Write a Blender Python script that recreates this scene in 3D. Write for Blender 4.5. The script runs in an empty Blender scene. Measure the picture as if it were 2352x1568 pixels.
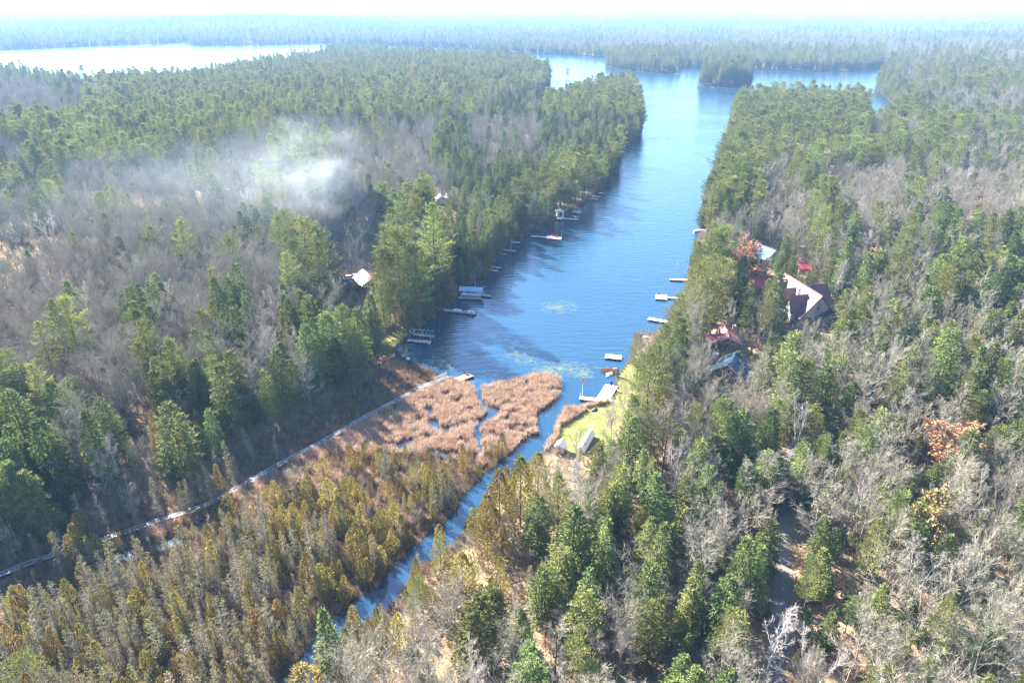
import bpy, math, random, time
import numpy as np
from mathutils import Vector, Matrix, Quaternion, Euler
T0 = time.time()
SC = bpy.context.scene
COL = SC.collection
R = math.radians

# ------------------------------------------------------------------ camera, sky, sun, exposure
CAM_H = 90.0
PITCH = math.atan(760 / 1568)
cam_d = bpy.data.cameras.new('camera')
cam = bpy.data.objects.new('camera', cam_d)
COL.objects.link(cam)
cam.location = (0, 0, CAM_H)
cam.rotation_euler = (math.pi / 2 - PITCH, 0, 0)
cam_d.sensor_width = 36
cam_d.lens = 24.0
cam_d.clip_start = 0.5
cam_d.clip_end = 60000
SC.camera = cam

SUN_AZ, SUN_EL = -44.0, 33.0          # azimuth from the view direction, clockwise positive
world = bpy.data.worlds.new('World')
SC.world = world
world.use_nodes = True
wn = world.node_tree.nodes
wl = world.node_tree.links
wn.clear()
w_out = wn.new('ShaderNodeOutputWorld')
w_bg = wn.new('ShaderNodeBackground')
w_sky = wn.new('ShaderNodeTexSky')
w_sky.sky_type = 'NISHITA'
w_sky.sun_disc = False
w_sky.sun_elevation = R(SUN_EL)
w_sky.sun_rotation = R(SUN_AZ)
w_sky.altitude = 200
w_sky.air_density = 1.0
w_sky.dust_density = 0.3
w_sky.ozone_density = 5.0
w_bg.inputs['Strength'].default_value = 0.07
wl.new(w_sky.outputs[0], w_bg.inputs[0])
wl.new(w_bg.outputs[0], w_out.inputs[0])

sun_d = bpy.data.lights.new('sun', 'SUN')
sun_d.energy = 5.0
sun_d.angle = R(0.53)
sun_d.color = (1.0, 0.95, 0.87)
sun = bpy.data.objects.new('sun', sun_d)
COL.objects.link(sun)
sdir = Vector((math.sin(R(SUN_AZ)) * math.cos(R(SUN_EL)), math.cos(R(SUN_AZ)) * math.cos(R(SUN_EL)), math.sin(R(SUN_EL))))
sun.rotation_euler = sdir.to_track_quat('Z', 'Y').to_euler()
sun.location = sdir * 300

SC.view_settings.view_transform = 'Standard'
SC.view_settings.look = 'None'
SC.view_settings.gamma = 1.0
SC.view_settings.use_curve_mapping = False
SC.view_settings.exposure = 2.78
cy = SC.cycles
cy.max_bounces = 5
cy.diffuse_bounces = 2
cy.glossy_bounces = 2
cy.transmission_bounces = 2
cy.transparent_max_bounces = 4
cy.volume_bounces = 0
cy.use_denoising = True
cy.sample_clamp_indirect = 6.0
cy.caustics_reflective = False
cy.caustics_refractive = False
cy.filter_width = 1.3

# ------------------------------------------------------------------ from the survey picture to the ground
F_, CX, CY = 1568.0, 1176.0, 784.0
cP, sP = math.cos(PITCH), math.sin(PITCH)
def G(px, py, z=0.0):
    x = (px - CX) / F_
    y = -(py - CY) / F_
    dy = cP + y * sP
    dz = -sP + y * cP
    t = (z - CAM_H) / dz
    return (x * t, dy * t)
def Pj(x, y, z):
    z = z - CAM_H
    d = y * cP - z * sP
    u = y * sP + z * cP
    return CX + F_ * x / d, CY - F_ * u / d, d
def GP(lst):
    return np.array([G(a, b) for a, b in lst])
def cc(ox, oy, s):
    return lambda x, y: ((ox + x / s) * .69689, (oy + y / s) * .69689)
c3 = cc(1050, 600, 2.4126)
c4 = cc(1850, 700, 2.4126)
c5 = cc(1250, 1100, 2.4126)
c6 = cc(0, 1500, 2.0909)
c7 = cc(1100, 1500, 2.0909)

# ------------------------------------------------------------------ numpy helpers
def vnoise(x, y, seed=0):
    xi = np.floor(x).astype(np.int64); yi = np.floor(y).astype(np.int64)
    xf = x - xi; yf = y - yi
    u = xf * xf * (3 - 2 * xf); v = yf * yf * (3 - 2 * yf)
    def hsh(a, b):
        n = (a * 374761393 + b * 668265263 + seed * 1274126177) & 0x7fffffff
        n = ((n ^ (n >> 13)) * 1274126177) & 0x7fffffff
        return ((n ^ (n >> 16)) & 0xffff) / 65535.0
    return (hsh(xi, yi) * (1 - u) + hsh(xi + 1, yi) * u) * (1 - v) + (hsh(xi, yi + 1) * (1 - u) + hsh(xi + 1, yi + 1) * u) * v
def fbm(x, y, seed=0, o=3):
    s = 0; a = .5; t = 0
    for i in range(o):
        s = s + a * vnoise(x, y, seed + i * 7); t += a
        x = x * 2.03 + 17.1; y = y * 2.03 + 5.3; a *= .5
    return s / t
def seg_d(P, poly, closed=True):
    A = poly if closed else poly[:-1]
    Bn = np.roll(poly, -1, 0) if closed else poly[1:]
    best = np.full(len(P), 1e18)
    for a, b in zip(A, Bn):
        d = b - a
        L2 = float(d @ d) + 1e-9
        t = np.clip(((P[:, 0] - a[0]) * d[0] + (P[:, 1] - a[1]) * d[1]) / L2, 0, 1)
        dx = P[:, 0] - (a[0] + t * d[0]); dy = P[:, 1] - (a[1] + t * d[1])
        np.minimum(best, dx * dx + dy * dy, out=best)
    return np.sqrt(best)
def inside(P, poly):
    c = np.zeros(len(P), bool)
    for a, b in zip(poly, np.roll(poly, -1, 0)):
        k = ((a[1] > P[:, 1]) != (b[1] > P[:, 1])) & (P[:, 0] < (b[0] - a[0]) * (P[:, 1] - a[1]) / (b[1] - a[1] + 1e-12) + a[0])
        c ^= k
    return c
def sdf(P, poly):
    d = seg_d(P, poly)
    return np.where(inside(P, poly), -d, d)

# ------------------------------------------------------------------ shorelines
west = [(1095, 895), (1075, 882), (1045, 874), (1022, 866), (990, 850), (962, 837), (940, 826), (922, 814), (906, 806), (907, 802), (921, 794), (933, 781),
        (941, 772), (952, 760), (975, 748), c3(830, 1115), c3(960, 1062), c3(1000, 1010), c3(1110, 930), c3(1240, 800), c3(1320, 765), c3(1380, 690),
        c3(1450, 565), c3(1560, 495), c3(1640, 440), c3(1700, 395), c3(1790, 378), c3(1850, 348), c3(1900, 310), c3(2060, 230), c3(2150, 160), c3(2240, 90), c3(2290, 30),
        (1405, 405), (1418, 382), (1425, 355), (1438, 333), (1468, 322), (1474, 300), (1472, 265), (1466, 232), (1445, 213), (1400, 211), (1350, 228), (1310, 242), (1262, 262), (1225, 255),
        (1215, 247), (1252, 222), (1262, 200), (1256, 176), (1200, 155), (1100, 142), (960, 138), (900, 136), (880, 126), (800, 121), (762, 124), (745, 141), (700, 152),
        (640, 162), (520, 182), (440, 207), (330, 212), (200, 212), (100, 200), (0, 184), (-160, 172), (-300, 160)]
far = [(-300, 126), (-160, 121), (0, 116), (100, 112), (200, 107), (300, 103), (360, 101), (430, 96), (446, 104), (550, 104), (650, 102), (735, 99), (800, 100), (880, 104), (1000, 108),
       (1100, 113), (1150, 120), (1230, 123), (1310, 127), (1392, 132), (1394, 154), (1440, 161), (1500, 167), (1547, 166), (1549, 157), (1575, 153), (1600, 157),
       (1650, 158), (1740, 160), (1850, 164), (1960, 163), (2010, 158), (2028, 150)]
east = [(2040, 168), (2020, 188), (2012, 205), (2035, 225), (2060, 250), (2052, 285), (2030, 312), (2000, 314), (1985, 295), (1990, 262), (1972, 248), (1945, 250), (1900, 248), (1800, 246), (1720, 250), (1692, 262), (1683, 280),
        (1678, 300), (1672, 330), (1660, 370), (1640, 410), (1630, 450), (1618, 490), (1606, 530), (1598, 565), (1582, 610), (1574, 660), (1560, 700), (1542, 740), (1515, 760),
        c4(800, 958), c4(690, 962), c4(600, 955), c4(555, 1015), (1452, 800), (1440, 830), c4(490, 1235), c4(435, 1290), c4(425, 1350), c4(435, 1385), c4(400, 1450), c4(375, 1500), c4(290, 1525), c4(150, 1560),
        c5(1480, 600), c5(1430, 680), c5(1392, 760), c5(1380, 830), c5(1300, 930),
        c5(1180, 900), c5(1290, 845), c5(1260, 760), c5(1250, 700), c5(1240, 640), c5(1330, 580), c5(1425, 510), c5(1450, 440), c5(1440, 350), c5(1340, 325), c5(1240, 335), c5(1100, 365), c5(990, 385), c5(900, 405), c5(810, 435)]
LAKE = GP(west + far + east)
island = lambda px, py, rx, ry: np.array([(G(px, py)[0] + rx * math.cos(a) * (1 + .12 * math.sin(3 * a + px)), G(px, py)[1] + ry * math.sin(a) * (1 + .15 * math.sin(2 * a + py))) for a in np.linspace(0, 2 * math.pi, 18)[:-1]])
ISL = [island(1670, 195, 35, 30), island(1557, 169, 4.5, 9), island(1302, 185, 4, 4), island(1932, 191, 4, 4), island(353, 106, 8, 14), island(433, 102, 9, 14)]
STREAM = GP([c5(1240, 850), c5(1200, 900), c5(1110, 985), c5(1040, 1040), c5(905, 1150), c5(830, 1235), c5(720, 1345), c7(930, 370), c7(830, 480), c7(700, 620), c7(560, 720), c7(430, 850), c7(330, 960), c7(200, 1080), c7(100, 1160), c7(-20, 1260), c7(-160, 1420), c7(-330, 1700)])
CH = [(GP([c5(780, 400), c5(790, 470), c5(800, 540), c5(860, 600), c5(900, 640), c5(840, 690), c5(780, 760), c5(790, 850), c5(800, 960)]), .75),
      (GP([c5(890, 625), c5(930, 640), c5(860, 690)]), 1.0), (GP([c5(400, 720), c5(450, 770), c5(560, 750), c5(680, 720), c5(820, 700)]), .62), (GP([c5(430, 705), c5(470, 760)]), 1.3),
      (GP([c5(385, 610), c5(410, 640)]), .9), (GP([c5(170, 900), c5(230, 870)]), 1.6), (GP([c5(400, 935), c5(540, 955), c5(620, 965)]), .6), (GP([c5(0, 975), c5(60, 985)]), .8), (GP([c5(520, 490), c5(560, 480)]), .8),
      (GP([c5(600, 555), c5(625, 560)]), .7), (GP([c5(300, 700), c5(330, 690)]), .6), (GP([c5(640, 860), c5(690, 870)]), .6), (GP([c5(250, 800), c5(270, 790)]), .7), (GP([c5(700, 625), c5(720, 615)]), .55), (GP([c5(980, 705), c5(1010, 690)]), .6), (GP([c5(1005, 560), c5(1030, 565)]), .55), (GP([c5(350, 822), c5(390, 830)]), .6), (GP([c5(900, 800), c5(930, 810)]), .6), (GP([c5(1050, 640), c5(1075, 630)]), .5), (GP([c5(1180, 470), c5(1200, 480)]), .5), (GP([c5(1150, 380), c5(1170, 400), c5(1160, 430)]), .5), (GP([c5(1330, 460), c5(1380, 450)]), .5),
      (GP([c6(890, 680), c6(920, 700)]), 1.1), (GP([c6(1120, 630), c6(1200, 600)]), 1.1), (GP([c6(730, 740), c6(800, 710)]), 1.0), (GP([c6(470, 1000), c6(500, 980)]), .8), (GP([c6(1400, 480), c6(1430, 490)]), 1.0)]
def land_sd(P):
    w = sdf(P, LAKE)
    near = (P[:, 1] < 175) & (np.abs(P[:, 0]) < 110)
    if near.any():
        Q = P[near]
        s = seg_d(Q, STREAM, False) - (1.8 + .4 * np.sin(Q[:, 1] * .4) + .8 * vnoise(Q[:, 0] * .25, Q[:, 1] * .25, 4))
        for c, r in CH:
            s = np.minimum(s, seg_d(Q, c, False) - r * (.7 + .6 * vnoise(Q[:, 0] * .7, Q[:, 1] * .7, 9)))
        w[near] = np.minimum(w[near], s)
    fr = P[:, 1] > 800
    if fr.any():
        Q = P[fr]
        for i in ISL:
            w[fr] = np.maximum(w[fr], -sdf(Q, i))
    return w
SWAMP = GP([(-260, 1440), (-200, 1340), (0, 1278), (150, 1225), (300, 1172), (560, 1040), (700, 965), (830, 885), (900, 832), (1000, 855), (1100, 880), (1300, 855), (1292, 900), (1240, 1010), (1200, 1050), (1100, 1160), (1000, 1290), (880, 1430), (640, 1640), (300, 1900), (-400, 1900)])
LAWN = GP([c5(1470, 700), c5(1500, 640), c5(1600, 600), c5(1690, 560), c5(1850, 540), c5(1890, 440), c4(445, 1330), c4(470, 1270), c4(540, 1200), (1452, 838), (1462, 800), c4(640, 1090), c4(690, 1030), c4(740, 1040), (1500, 800), (1490, 850), (1470, 900), (1448, 945), (1425, 985), (1395, 1030), (1330, 1055), (1285, 1035), c5(1350, 880), c5(1400, 800), c5(1420, 760)])
LAWN2 = GP([c3(480, 1390), c3(500, 1290), c3(560, 1210), c3(640, 1175), c3(730, 1190), c3(690, 1260), c3(595, 1335), c3(590, 1370)])
CLEAR = GP([(745, 660), (742, 600), (790, 578), (862, 582), (905, 640), (870, 668)])
ROADP = GP([(1772, 1650), (1776, 1568), (1782, 1480), (1790, 1420), (1796, 1350), (1790, 1290), (1786, 1230), (1793, 1170), (1803, 1110), (1822, 1050), (1842, 985), (1860, 930), (1880, 870), (1900, 800), (1915, 740)])
HOUSES = [(93, 204, 17), (88, 232, 9), (99, 258, 9), (60, 166, 9), (57, 180, 7), (66, 187, 7), (-52, 236, 9), (-35, 318, 9), (16.5, 131, 4), (11, 128, 3), (108, 205, 6)]
def smooth(a, b, x):
    t = np.clip((x - a) / (b - a), 0, 1)
    return t * t * (3 - 2 * t)
def height_at(P, sd=None):
    """ground height; water is z = 0"""
    if sd is None:
        sd = land_sd(P)
    x, y = P[:, 0], P[:, 1]
    r = np.hypot(x, y)
    n1 = fbm(x / 140, y / 140, 3)
    n2 = fbm(x / 900, y / 900, 11)
    h = 0.25 + np.minimum(sd, 3) * .12 + (1 - np.exp(-np.maximum(sd, 0) / 45)) * (1.0 + 8.5 * n1 * n1)
    h = h + smooth(250, 1200, sd) * 10 * n2 + smooth(2600, 14500, r) * 62 * (.45 + .75 * fbm(x / 2600, y / 2600, 21)) * smooth(60, 900, sd)
    az = np.degrees(np.arctan2(x, y))
    h = h + 34 * np.exp(-((az + 19) / 9) ** 2) * np.exp(-((r - 4300) / 1200) ** 2)
    h = h + 9 * smooth(26, 36, az) * smooth(500, 900, r) * smooth(5, 80, sd)
    near = r < 320
    if near.any():
        Q = P[near]
        s = sdf(Q, SWAMP)
        k = smooth(-1, 14, s)
        hn = h[near]
        hn = .14 * (1 - k) + hn * k
        for pol in (LAWN, LAWN2):
            k = smooth(0, 9, sdf(Q, pol))
            hl = .3 + np.clip(sd[near], 0, 30) * .03
            hn = hl * (1 - k) + hn * k
        dr = seg_d(Q, ROADP, False)
        k = smooth(2.6, 9, dr)
        hn = 1.7 * (1 - k) + hn * k
        for hx, hy, hr in HOUSES:
            k = smooth(hr * .7, hr * 1.5, np.hypot(Q[:, 0] - hx, Q[:, 1] - hy))
            hn = (1.2 if hy < 140 else 2.0) * (1 - k) + hn * k if hy > 140 else hn
        h[near] = hn
    wet = sd < 0
    h = np.where(wet, np.maximum(-1.6, sd * .35 - .05), h)
    edge = (sd >= 0) & (sd < 2.5)
    h = np.where(edge, np.minimum(h, .03 + sd * .45), h)
    return h
def hz(x, y):
    return float(height_at(np.array([[x, y]], float))[0])
def GZ(px, py, lift=0.0):
    """point of the real ground seen at a survey pixel"""
    z = .3
    for i in range(4):
        x, y = G(px, py, z)
        z = max(hz(x, y), 0.0)
    return x, y, z + lift
def top_z(x, y, py):
    lo, hi = 0.0, 60.0
    for i in range(30):
        m = (lo + hi) / 2
        if Pj(x, y, m)[1] > py:
            lo = m
        else:
            hi = m
    return lo

# ------------------------------------------------------------------ mesh builder and tags
class MB:
    def __init__(s):
        s.v, s.f, s.m = [], [], []
    def add(s, vs, fs, mi=0):
        o = len(s.v)
        s.v.extend(tuple(p) for p in vs)
        for f in fs:
            s.f.append(tuple(i + o for i in f)); s.m.append(mi)
    def tri(s, a, b, c, mi=0):
        o = len(s.v)
        s.v += [tuple(a), tuple(b), tuple(c)]
        s.f.append((o, o + 1, o + 2)); s.m.append(mi)
    def quad(s, a, b, c, d, mi=0):
        o = len(s.v)
        s.v += [tuple(a), tuple(b), tuple(c), tuple(d)]
        s.f.append((o, o + 1, o + 2, o + 3)); s.m.append(mi)
    def box(s, c, d, rz=0.0, mi=0, taper=1.0, M=None):
        x, y, z = d[0] / 2, d[1] / 2, d[2] / 2
        vs = [(-x, -y, -z), (x, -y, -z), (x, y, -z), (-x, y, -z), (-x * taper, -y * taper, z), (x * taper, -y * taper, z), (x * taper, y * taper, z), (-x * taper, y * taper, z)]
        ca, sa = math.cos(rz), math.sin(rz)
        if M is None:
            vs = [(c[0] + p[0] * ca - p[1] * sa, c[1] + p[0] * sa + p[1] * ca, c[2] + p[2]) for p in vs]
        else:
            vs = [tuple(M @ Vector(p) + Vector(c)) for p in vs]
        s.add(vs, [(3, 2, 1, 0), (4, 5, 6, 7), (0, 1, 5, 4), (1, 2, 6, 5), (2, 3, 7, 6), (3, 0, 4, 7)], mi)
    def tube(s, pts, rad, n=5, mi=0, cap=False):
        pts = [Vector(p) for p in pts]
        o = len(s.v)
        for i, p in enumerate(pts):
            d = (pts[min(i + 1, len(pts) - 1)] - pts[max(i - 1, 0)])
            d = d.normalized() if d.length > 1e-6 else Vector((0, 0, 1))
            a = d.cross(Vector((.37, .91, .17)))
            a = a.normalized() if a.length > 1e-3 else Vector((1, 0, 0))
            b = d.cross(a)
            r = rad[i] if hasattr(rad, '__len__') else rad
            for k in range(n):
                t = 2 * math.pi * k / n
                s.v.append(tuple(p + a * (math.cos(t) * r) + b * (math.sin(t) * r)))
        for i in range(len(pts) - 1):
            for k in range(n):
                k2 = (k + 1) % n
                s.f.append((o + i * n + k, o + i * n + k2, o + (i + 1) * n + k2, o + (i + 1) * n + k)); s.m.append(mi)
        if cap:
            s.f.append(tuple(o + k for k in reversed(range(n)))); s.m.append(mi)
            e = o + (len(pts) - 1) * n
            s.f.append(tuple(e + k for k in range(n))); s.m.append(mi)
    def mesh(s, name, mats, smooth=False):
        me = bpy.data.meshes.new(name)
        me.from_pydata(s.v, [], s.f)
        for m in (mats if isinstance(mats, (list, tuple)) else [mats]):
            me.materials.append(m)
        if any(s.m):
            me.polygons.foreach_set('material_index', s.m)
        if smooth:
            me.polygons.foreach_set('use_smooth', [True] * len(me.polygons))
        return me
    def build(s, name, mats, parent=None, smooth=False):
        o = bpy.data.objects.new(name, s.mesh(name, mats, smooth))
        COL.objects.link(o)
        o.parent = parent
        return o
def tag(o, label=None, cat=None, group=None, kind=None):
    if label: o['label'] = label
    if cat: o['category'] = cat
    if group: o['group'] = group
    if kind: o['kind'] = kind
    return o
def thing(name, label, cat, loc=(0, 0, 0), rz=0.0, group=None, sc=None):
    o = bpy.data.objects.new(name, None)
    o.empty_display_size = .5
    COL.objects.link(o)
    o.location = loc
    o.rotation_euler = (0, 0, rz)
    if sc: o.scale = sc
    return tag(o, label, cat, group)
def copy_thing(src, loc, rz, label, sc=None):
    c = src.copy(); COL.objects.link(c)
    c.location = loc; c.rotation_euler = (0, 0, rz); c['label'] = label
    if sc: c.scale = sc
    for ch in src.children:
        d = ch.copy(); COL.objects.link(d); d.parent = c
        for g in ch.children:
            e = g.copy(); COL.objects.link(e); e.parent = d
    return c

# ------------------------------------------------------------------ materials
def mat(name):
    m = bpy.data.materials.new(name)
    m.use_nodes = True
    m.node_tree.nodes.clear()
    return m, m.node_tree.nodes, m.node_tree.links
def plain(name, col, rough=.7, metal=0.0, noise=.18, scale=3.0, spec=.4):
    """painted or weathered surface: colour broken by two scales of noise"""
    m, n, l = mat(name)
    out = n.new('ShaderNodeOutputMaterial'); p = n.new('ShaderNodeBsdfPrincipled')
    tc = n.new('ShaderNodeTexCoord'); nz = n.new('ShaderNodeTexNoise'); nz.inputs['Scale'].default_value = scale; nz.inputs['Detail'].default_value = 5
    mr = n.new('ShaderNodeMapRange'); mr.inputs['From Min'].default_value = .3; mr.inputs['From Max'].default_value = .7
    mr.inputs['To Min'].default_value = 1 - noise; mr.inputs['To Max'].default_value = 1 + noise
    hv = n.new('ShaderNodeHueSaturation'); hv.inputs['Color'].default_value = (*col, 1)
    l.new(tc.outputs['Object'], nz.inputs['Vector']); l.new(nz.outputs[0], mr.inputs['Value']); l.new(mr.outputs[0], hv.inputs['Value'])
    l.new(hv.outputs[0], p.inputs['Base Color'])
    p.inputs['Roughness'].default_value = rough; p.inputs['Metallic'].default_value = metal; p.inputs['Specular IOR Level'].default_value = spec
    l.new(p.outputs[0], out.inputs[0])
    return m
def leafy(name, c1, c2, trans=.3, obj_var=.25, isl_var=.45, hue=.03, rough=.6):
    """needles, leaves and twigs: two tones mixed per spray, shifted per plant, some light passing through"""
    m, n, l = mat(name)
    out = n.new('ShaderNodeOutputMaterial')
    geo = n.new('ShaderNodeNewGeometry'); oi = n.new('ShaderNodeObjectInfo')
    mx = n.new('ShaderNodeMix'); mx.data_type = 'RGBA'; mx.inputs['A'].default_value = (*c1, 1); mx.inputs['B'].default_value = (*c2, 1)
    l.new(geo.outputs['Random Per Island'], mx.inputs['Factor'])
    hv = n.new('ShaderNodeHueSaturation')
    l.new(mx.outputs['Result'], hv.inputs['Color'])
    a = n.new('ShaderNodeMapRange'); a.inputs['To Min'].default_value = .5 - hue; a.inputs['To Max'].default_value = .5 + hue
    l.new(oi.outputs['Random'], a.inputs['Value']); l.new(a.outputs[0], hv.inputs['Hue'])
    ml = n.new('ShaderNodeMath'); ml.operation = 'MULTIPLY'; ml.inputs[1].default_value = 7.31
    fr = n.new('ShaderNodeMath'); fr.operation = 'FRACT'
    l.new(oi.outputs['Random'], ml.inputs[0]); l.new(ml.outputs[0], fr.inputs[0])
    b = n.new('ShaderNodeMapRange'); b.inputs['To Min'].default_value = 1 - obj_var; b.inputs['To Max'].default_value = 1 + obj_var
    l.new(fr.outputs[0], b.inputs['Value']); l.new(b.outputs[0], hv.inputs['Value'])
    d = n.new('ShaderNodeBsdfDiffuse'); t = n.new('ShaderNodeBsdfTranslucent'); ms = n.new('ShaderNodeMixShader'); ms.inputs[0].default_value = trans
    l.new(hv.outputs[0], d.inputs[0]); l.new(hv.outputs[0], t.inputs[0]); l.new(d.outputs[0], ms.inputs[1]); l.new(t.outputs[0], ms.inputs[2])
    l.new(ms.outputs[0], out.inputs[0])
    return m
M = {}
M['bark'] = leafy('grey_bark', (.225, .20, .16), (.155, .138, .112), 0, .18, 0, .015)
M['twig'] = leafy('grey_twigs', (.335, .30, .235), (.24, .215, .165), .05, .22, 0, .02)
M['pine_bark'] = leafy('pine_bark', (.16, .125, .10), (.12, .095, .075), 0, .2, 0, .01)
M['birch_bark'] = leafy('birch_bark', (.66, .62, .56), (.50, .46, .42), 0, .1, 0, .01)
M['birch_twig'] = leafy('birch_twigs', (.50, .45, .41), (.36, .31, .28), .1, .15, 0, .01)
M['pine'] = leafy('pine_needles', (.27, .27, .078), (.13, .155, .05), .28, .28, 0, .022)
M['hemlock'] = leafy('hemlock_needles', (.20, .22, .068), (.085, .115, .040), .18, .32, 0, .03)
M['cedar'] = leafy('cedar_sprays', (.325, .25, .062), (.18, .155, .045), .22, .28, 0, .022)
M['snag'] = leafy('thin_grey_twigs', (.30, .27, .215), (.22, .195, .15), .1, .2, 0, .02)
M['sparse'] = leafy('sparse_needles', (.22, .20, .08), (.16, .14, .06), .28, .25, 0, .02)
M['rust'] = leafy('rusty_leaves', (.44, .21, .125), (.33, .16, .09), .2, .12, 0, .012)
M['amber'] = leafy('amber_leaves', (.33, .25, .10), (.26, .19, .08), .2, .15, 0, .01)
M['reed'] = leafy('dry_reeds', (.57, .41, .295), (.42, .295, .205), .25, .16, 0, .012)
M['shrub'] = leafy('shrub_twigs', (.33, .22, .145), (.24, .165, .115), .1, .3, 0, .03)
M['fern'] = leafy('rusty_brush', (.34, .17, .085), (.24, .13, .07), .2, .25, 0, .02)
M['grass'] = leafy('lawn_blades', (.17, .20, .045), (.24, .225, .07), .3, .15, 0, .01)
M['lily'] = leafy('floating_leaves', (.20, .18, .15), (.14, .13, .12), .1, .2, 0, .02)
M['algae'] = leafy('weed_mat', (.26, .30, .17), (.18, .25, .17), .2, .1, 0, .01)
M['white_paint'] = plain('white_paint', (.78, .77, .74), .5, noise=.06)
M['dock_wood'] = plain('pale_dock_boards', (.66, .61, .55), .75, noise=.14, scale=1.5)
M['grey_wood'] = plain('weathered_boards', (.40, .36, .32), .8, noise=.22, scale=1.8)
M['old_deck'] = plain('old_grey_planks', (.24, .22, .20), .8, noise=.25, scale=1.2)
M['green_wood'] = plain('mossy_boards', (.17, .165, .105), .85, noise=.25, scale=1.5)
M['dark_wood'] = plain('dark_timber', (.075, .06, .055), .8, noise=.25)
M['metal'] = plain('galvanised_steel', (.55, .56, .58), .45, .6, noise=.1)
M['alu'] = plain('pale_aluminium', (.36, .36, .36), .5, .1, noise=.08)
M['mesh_deck'] = plain('grey_grating', (.13, .14, .13), .7, noise=.25, scale=.8)
M['wet_deck'] = plain('wet_dark_planks', (.07, .09, .09), .4, noise=.25, scale=.8)
M['canopy_blue'] = plain('faded_blue_canvas', (.30, .45, .56), .7, noise=.12)
M['red_paint'] = plain('red_cover', (.62, .10, .04), .6, noise=.15)
M['hull_blue'] = plain('pale_blue_hull', (.45, .60, .72), .4, noise=.08)
M['kayak'] = plain('light_blue_plastic', (.22, .50, .66), .4, noise=.08)
M['black'] = plain('black_canvas', (.018, .018, .022), .7, noise=.2)
M['flag_red'] = plain('red_and_white_cloth', (.62, .22, .20), .8, noise=.2)
M['roof_maroon'] = plain('maroon_shingles', (.20, .095, .085), .7, noise=.2, scale=2.5)
M['roof_red'] = plain('red_sheet_roof', (.50, .075, .09), .45, noise=.1)
M['roof_pink'] = plain('faded_red_roof', (.46, .17, .165), .6, noise=.15)
M['roof_pale_pink'] = plain('bleached_pink_roof', (.42, .17, .17), .5, noise=.12)
M['roof_teal'] = plain('dark_teal_roof', (.045, .105, .15), .35, noise=.15)
M['roof_blue'] = plain('dark_blue_roof', (.03, .12, .22), .4, noise=.15)
M['roof_navy'] = plain('navy_roof', (.03, .04, .075), .5, noise=.15)
M['stucco'] = plain('pale_grey_stucco', (.56, .54, .50), .85, noise=.08)
M['log'] = plain('brown_log_wall', (.26, .14, .08), .8, noise=.2)
M['white_wall'] = plain('white_siding', (.74, .74, .72), .7, noise=.06)
M['glass'] = plain('window_glass', (.03, .04, .05), .08, noise=.05, spec=.6)
M['rock'] = plain('pale_granite', (.50, .47, .43), .85, noise=.25, scale=1.2)
M['dark_rock'] = plain('dark_boulder', (.10, .10, .095), .85, noise=.3)
M['brick'] = plain('brick_chimney', (.36, .18, .13), .85, noise=.25, scale=6)
M['tarp'] = plain('teal_tarp', (.08, .33, .40), .5, noise=.15)
M['chair_red'] = plain('red_plastic', (.56, .07, .06), .5, noise=.08)
M['tyre'] = plain('tyre_rubber', (.025, .025, .025), .8)
M['car_white'] = plain('white_car_paint', (.72, .73, .74), .25, noise=.03)
M['car_blue'] = plain('blue_car_paint', (.10, .22, .42), .25, noise=.03)

# ------------------------------------------------------------------ water
def water_material():
    m, n, l = mat('lake_water')
    out = n.new('ShaderNodeOutputMaterial'); p = n.new('ShaderNodeBsdfPrincipled')
    tc = n.new('ShaderNodeTexCoord')
    def noise(sx, sy, rot, scale, det):
        mp = n.new('ShaderNodeMapping'); mp.inputs['Scale'].default_value = (sx, sy, 1); mp.inputs['Rotation'].default_value = (0, 0, R(rot))
        nz = n.new('ShaderNodeTexNoise'); nz.inputs['Scale'].default_value = scale; nz.inputs['Detail'].default_value = det; nz.inputs['Distortion'].default_value = .5
        l.new(tc.outputs['Object'], mp.inputs[0]); l.new(mp.outputs[0], nz.inputs['Vector'])
        return nz.outputs[0]
    a = noise(.28, 1.0, 8, .62, 2)
    b = noise(.6, 1.0, -14, 2.3, 2)
    g = noise(.35, 1.0, 20, .022, 3)
    def mth(op, x, y):
        q = n.new('ShaderNodeMath'); q.operation = op
        for i, v in enumerate((x, y)):
            if isinstance(v, (int, float)): q.inputs[i].default_value = v
            else: l.new(v, q.inputs[i])
        return q.outputs[0]
    hgt = mth('ADD', mth('MULTIPLY', a, 1.0), mth('MULTIPLY', b, .22))
    gm = n.new('ShaderNodeMapRange'); gm.inputs['From Min'].default_value = .35; gm.inputs['From Max'].default_value = .62
    gm.inputs['To Min'].default_value = .55; gm.inputs['To Max'].default_value = 1.15
    l.new(g, gm.inputs['Value'])
    # wind dies in the sheltered creek near the marsh
    sep = n.new('ShaderNodeSeparateXYZ'); l.new(tc.outputs['Object'], sep.inputs[0])
    cal = n.new('ShaderNodeMapRange'); cal.inputs['From Min'].default_value = 138; cal.inputs['From Max'].default_value = 168; cal.inputs['To Min'].default_value = .15; cal.inputs['To Max'].default_value = 1
    l.new(sep.outputs['Y'], cal.inputs['Value'])
    bp = n.new('ShaderNodeBump'); bp.inputs['Distance'].default_value = .17
    l.new(mth('MULTIPLY', gm.outputs[0], cal.outputs[0]), bp.inputs['Strength']); l.new(hgt, bp.inputs['Height'])
    l.new(bp.outputs[0], p.inputs['Normal'])
    p.inputs['Base Color'].default_value = (.009, .042, .080, 1)
    p.inputs['Roughness'].default_value = .14
    p.inputs['IOR'].default_value = 1.9
    l.new(p.outputs[0], out.inputs[0])
    return m
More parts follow.
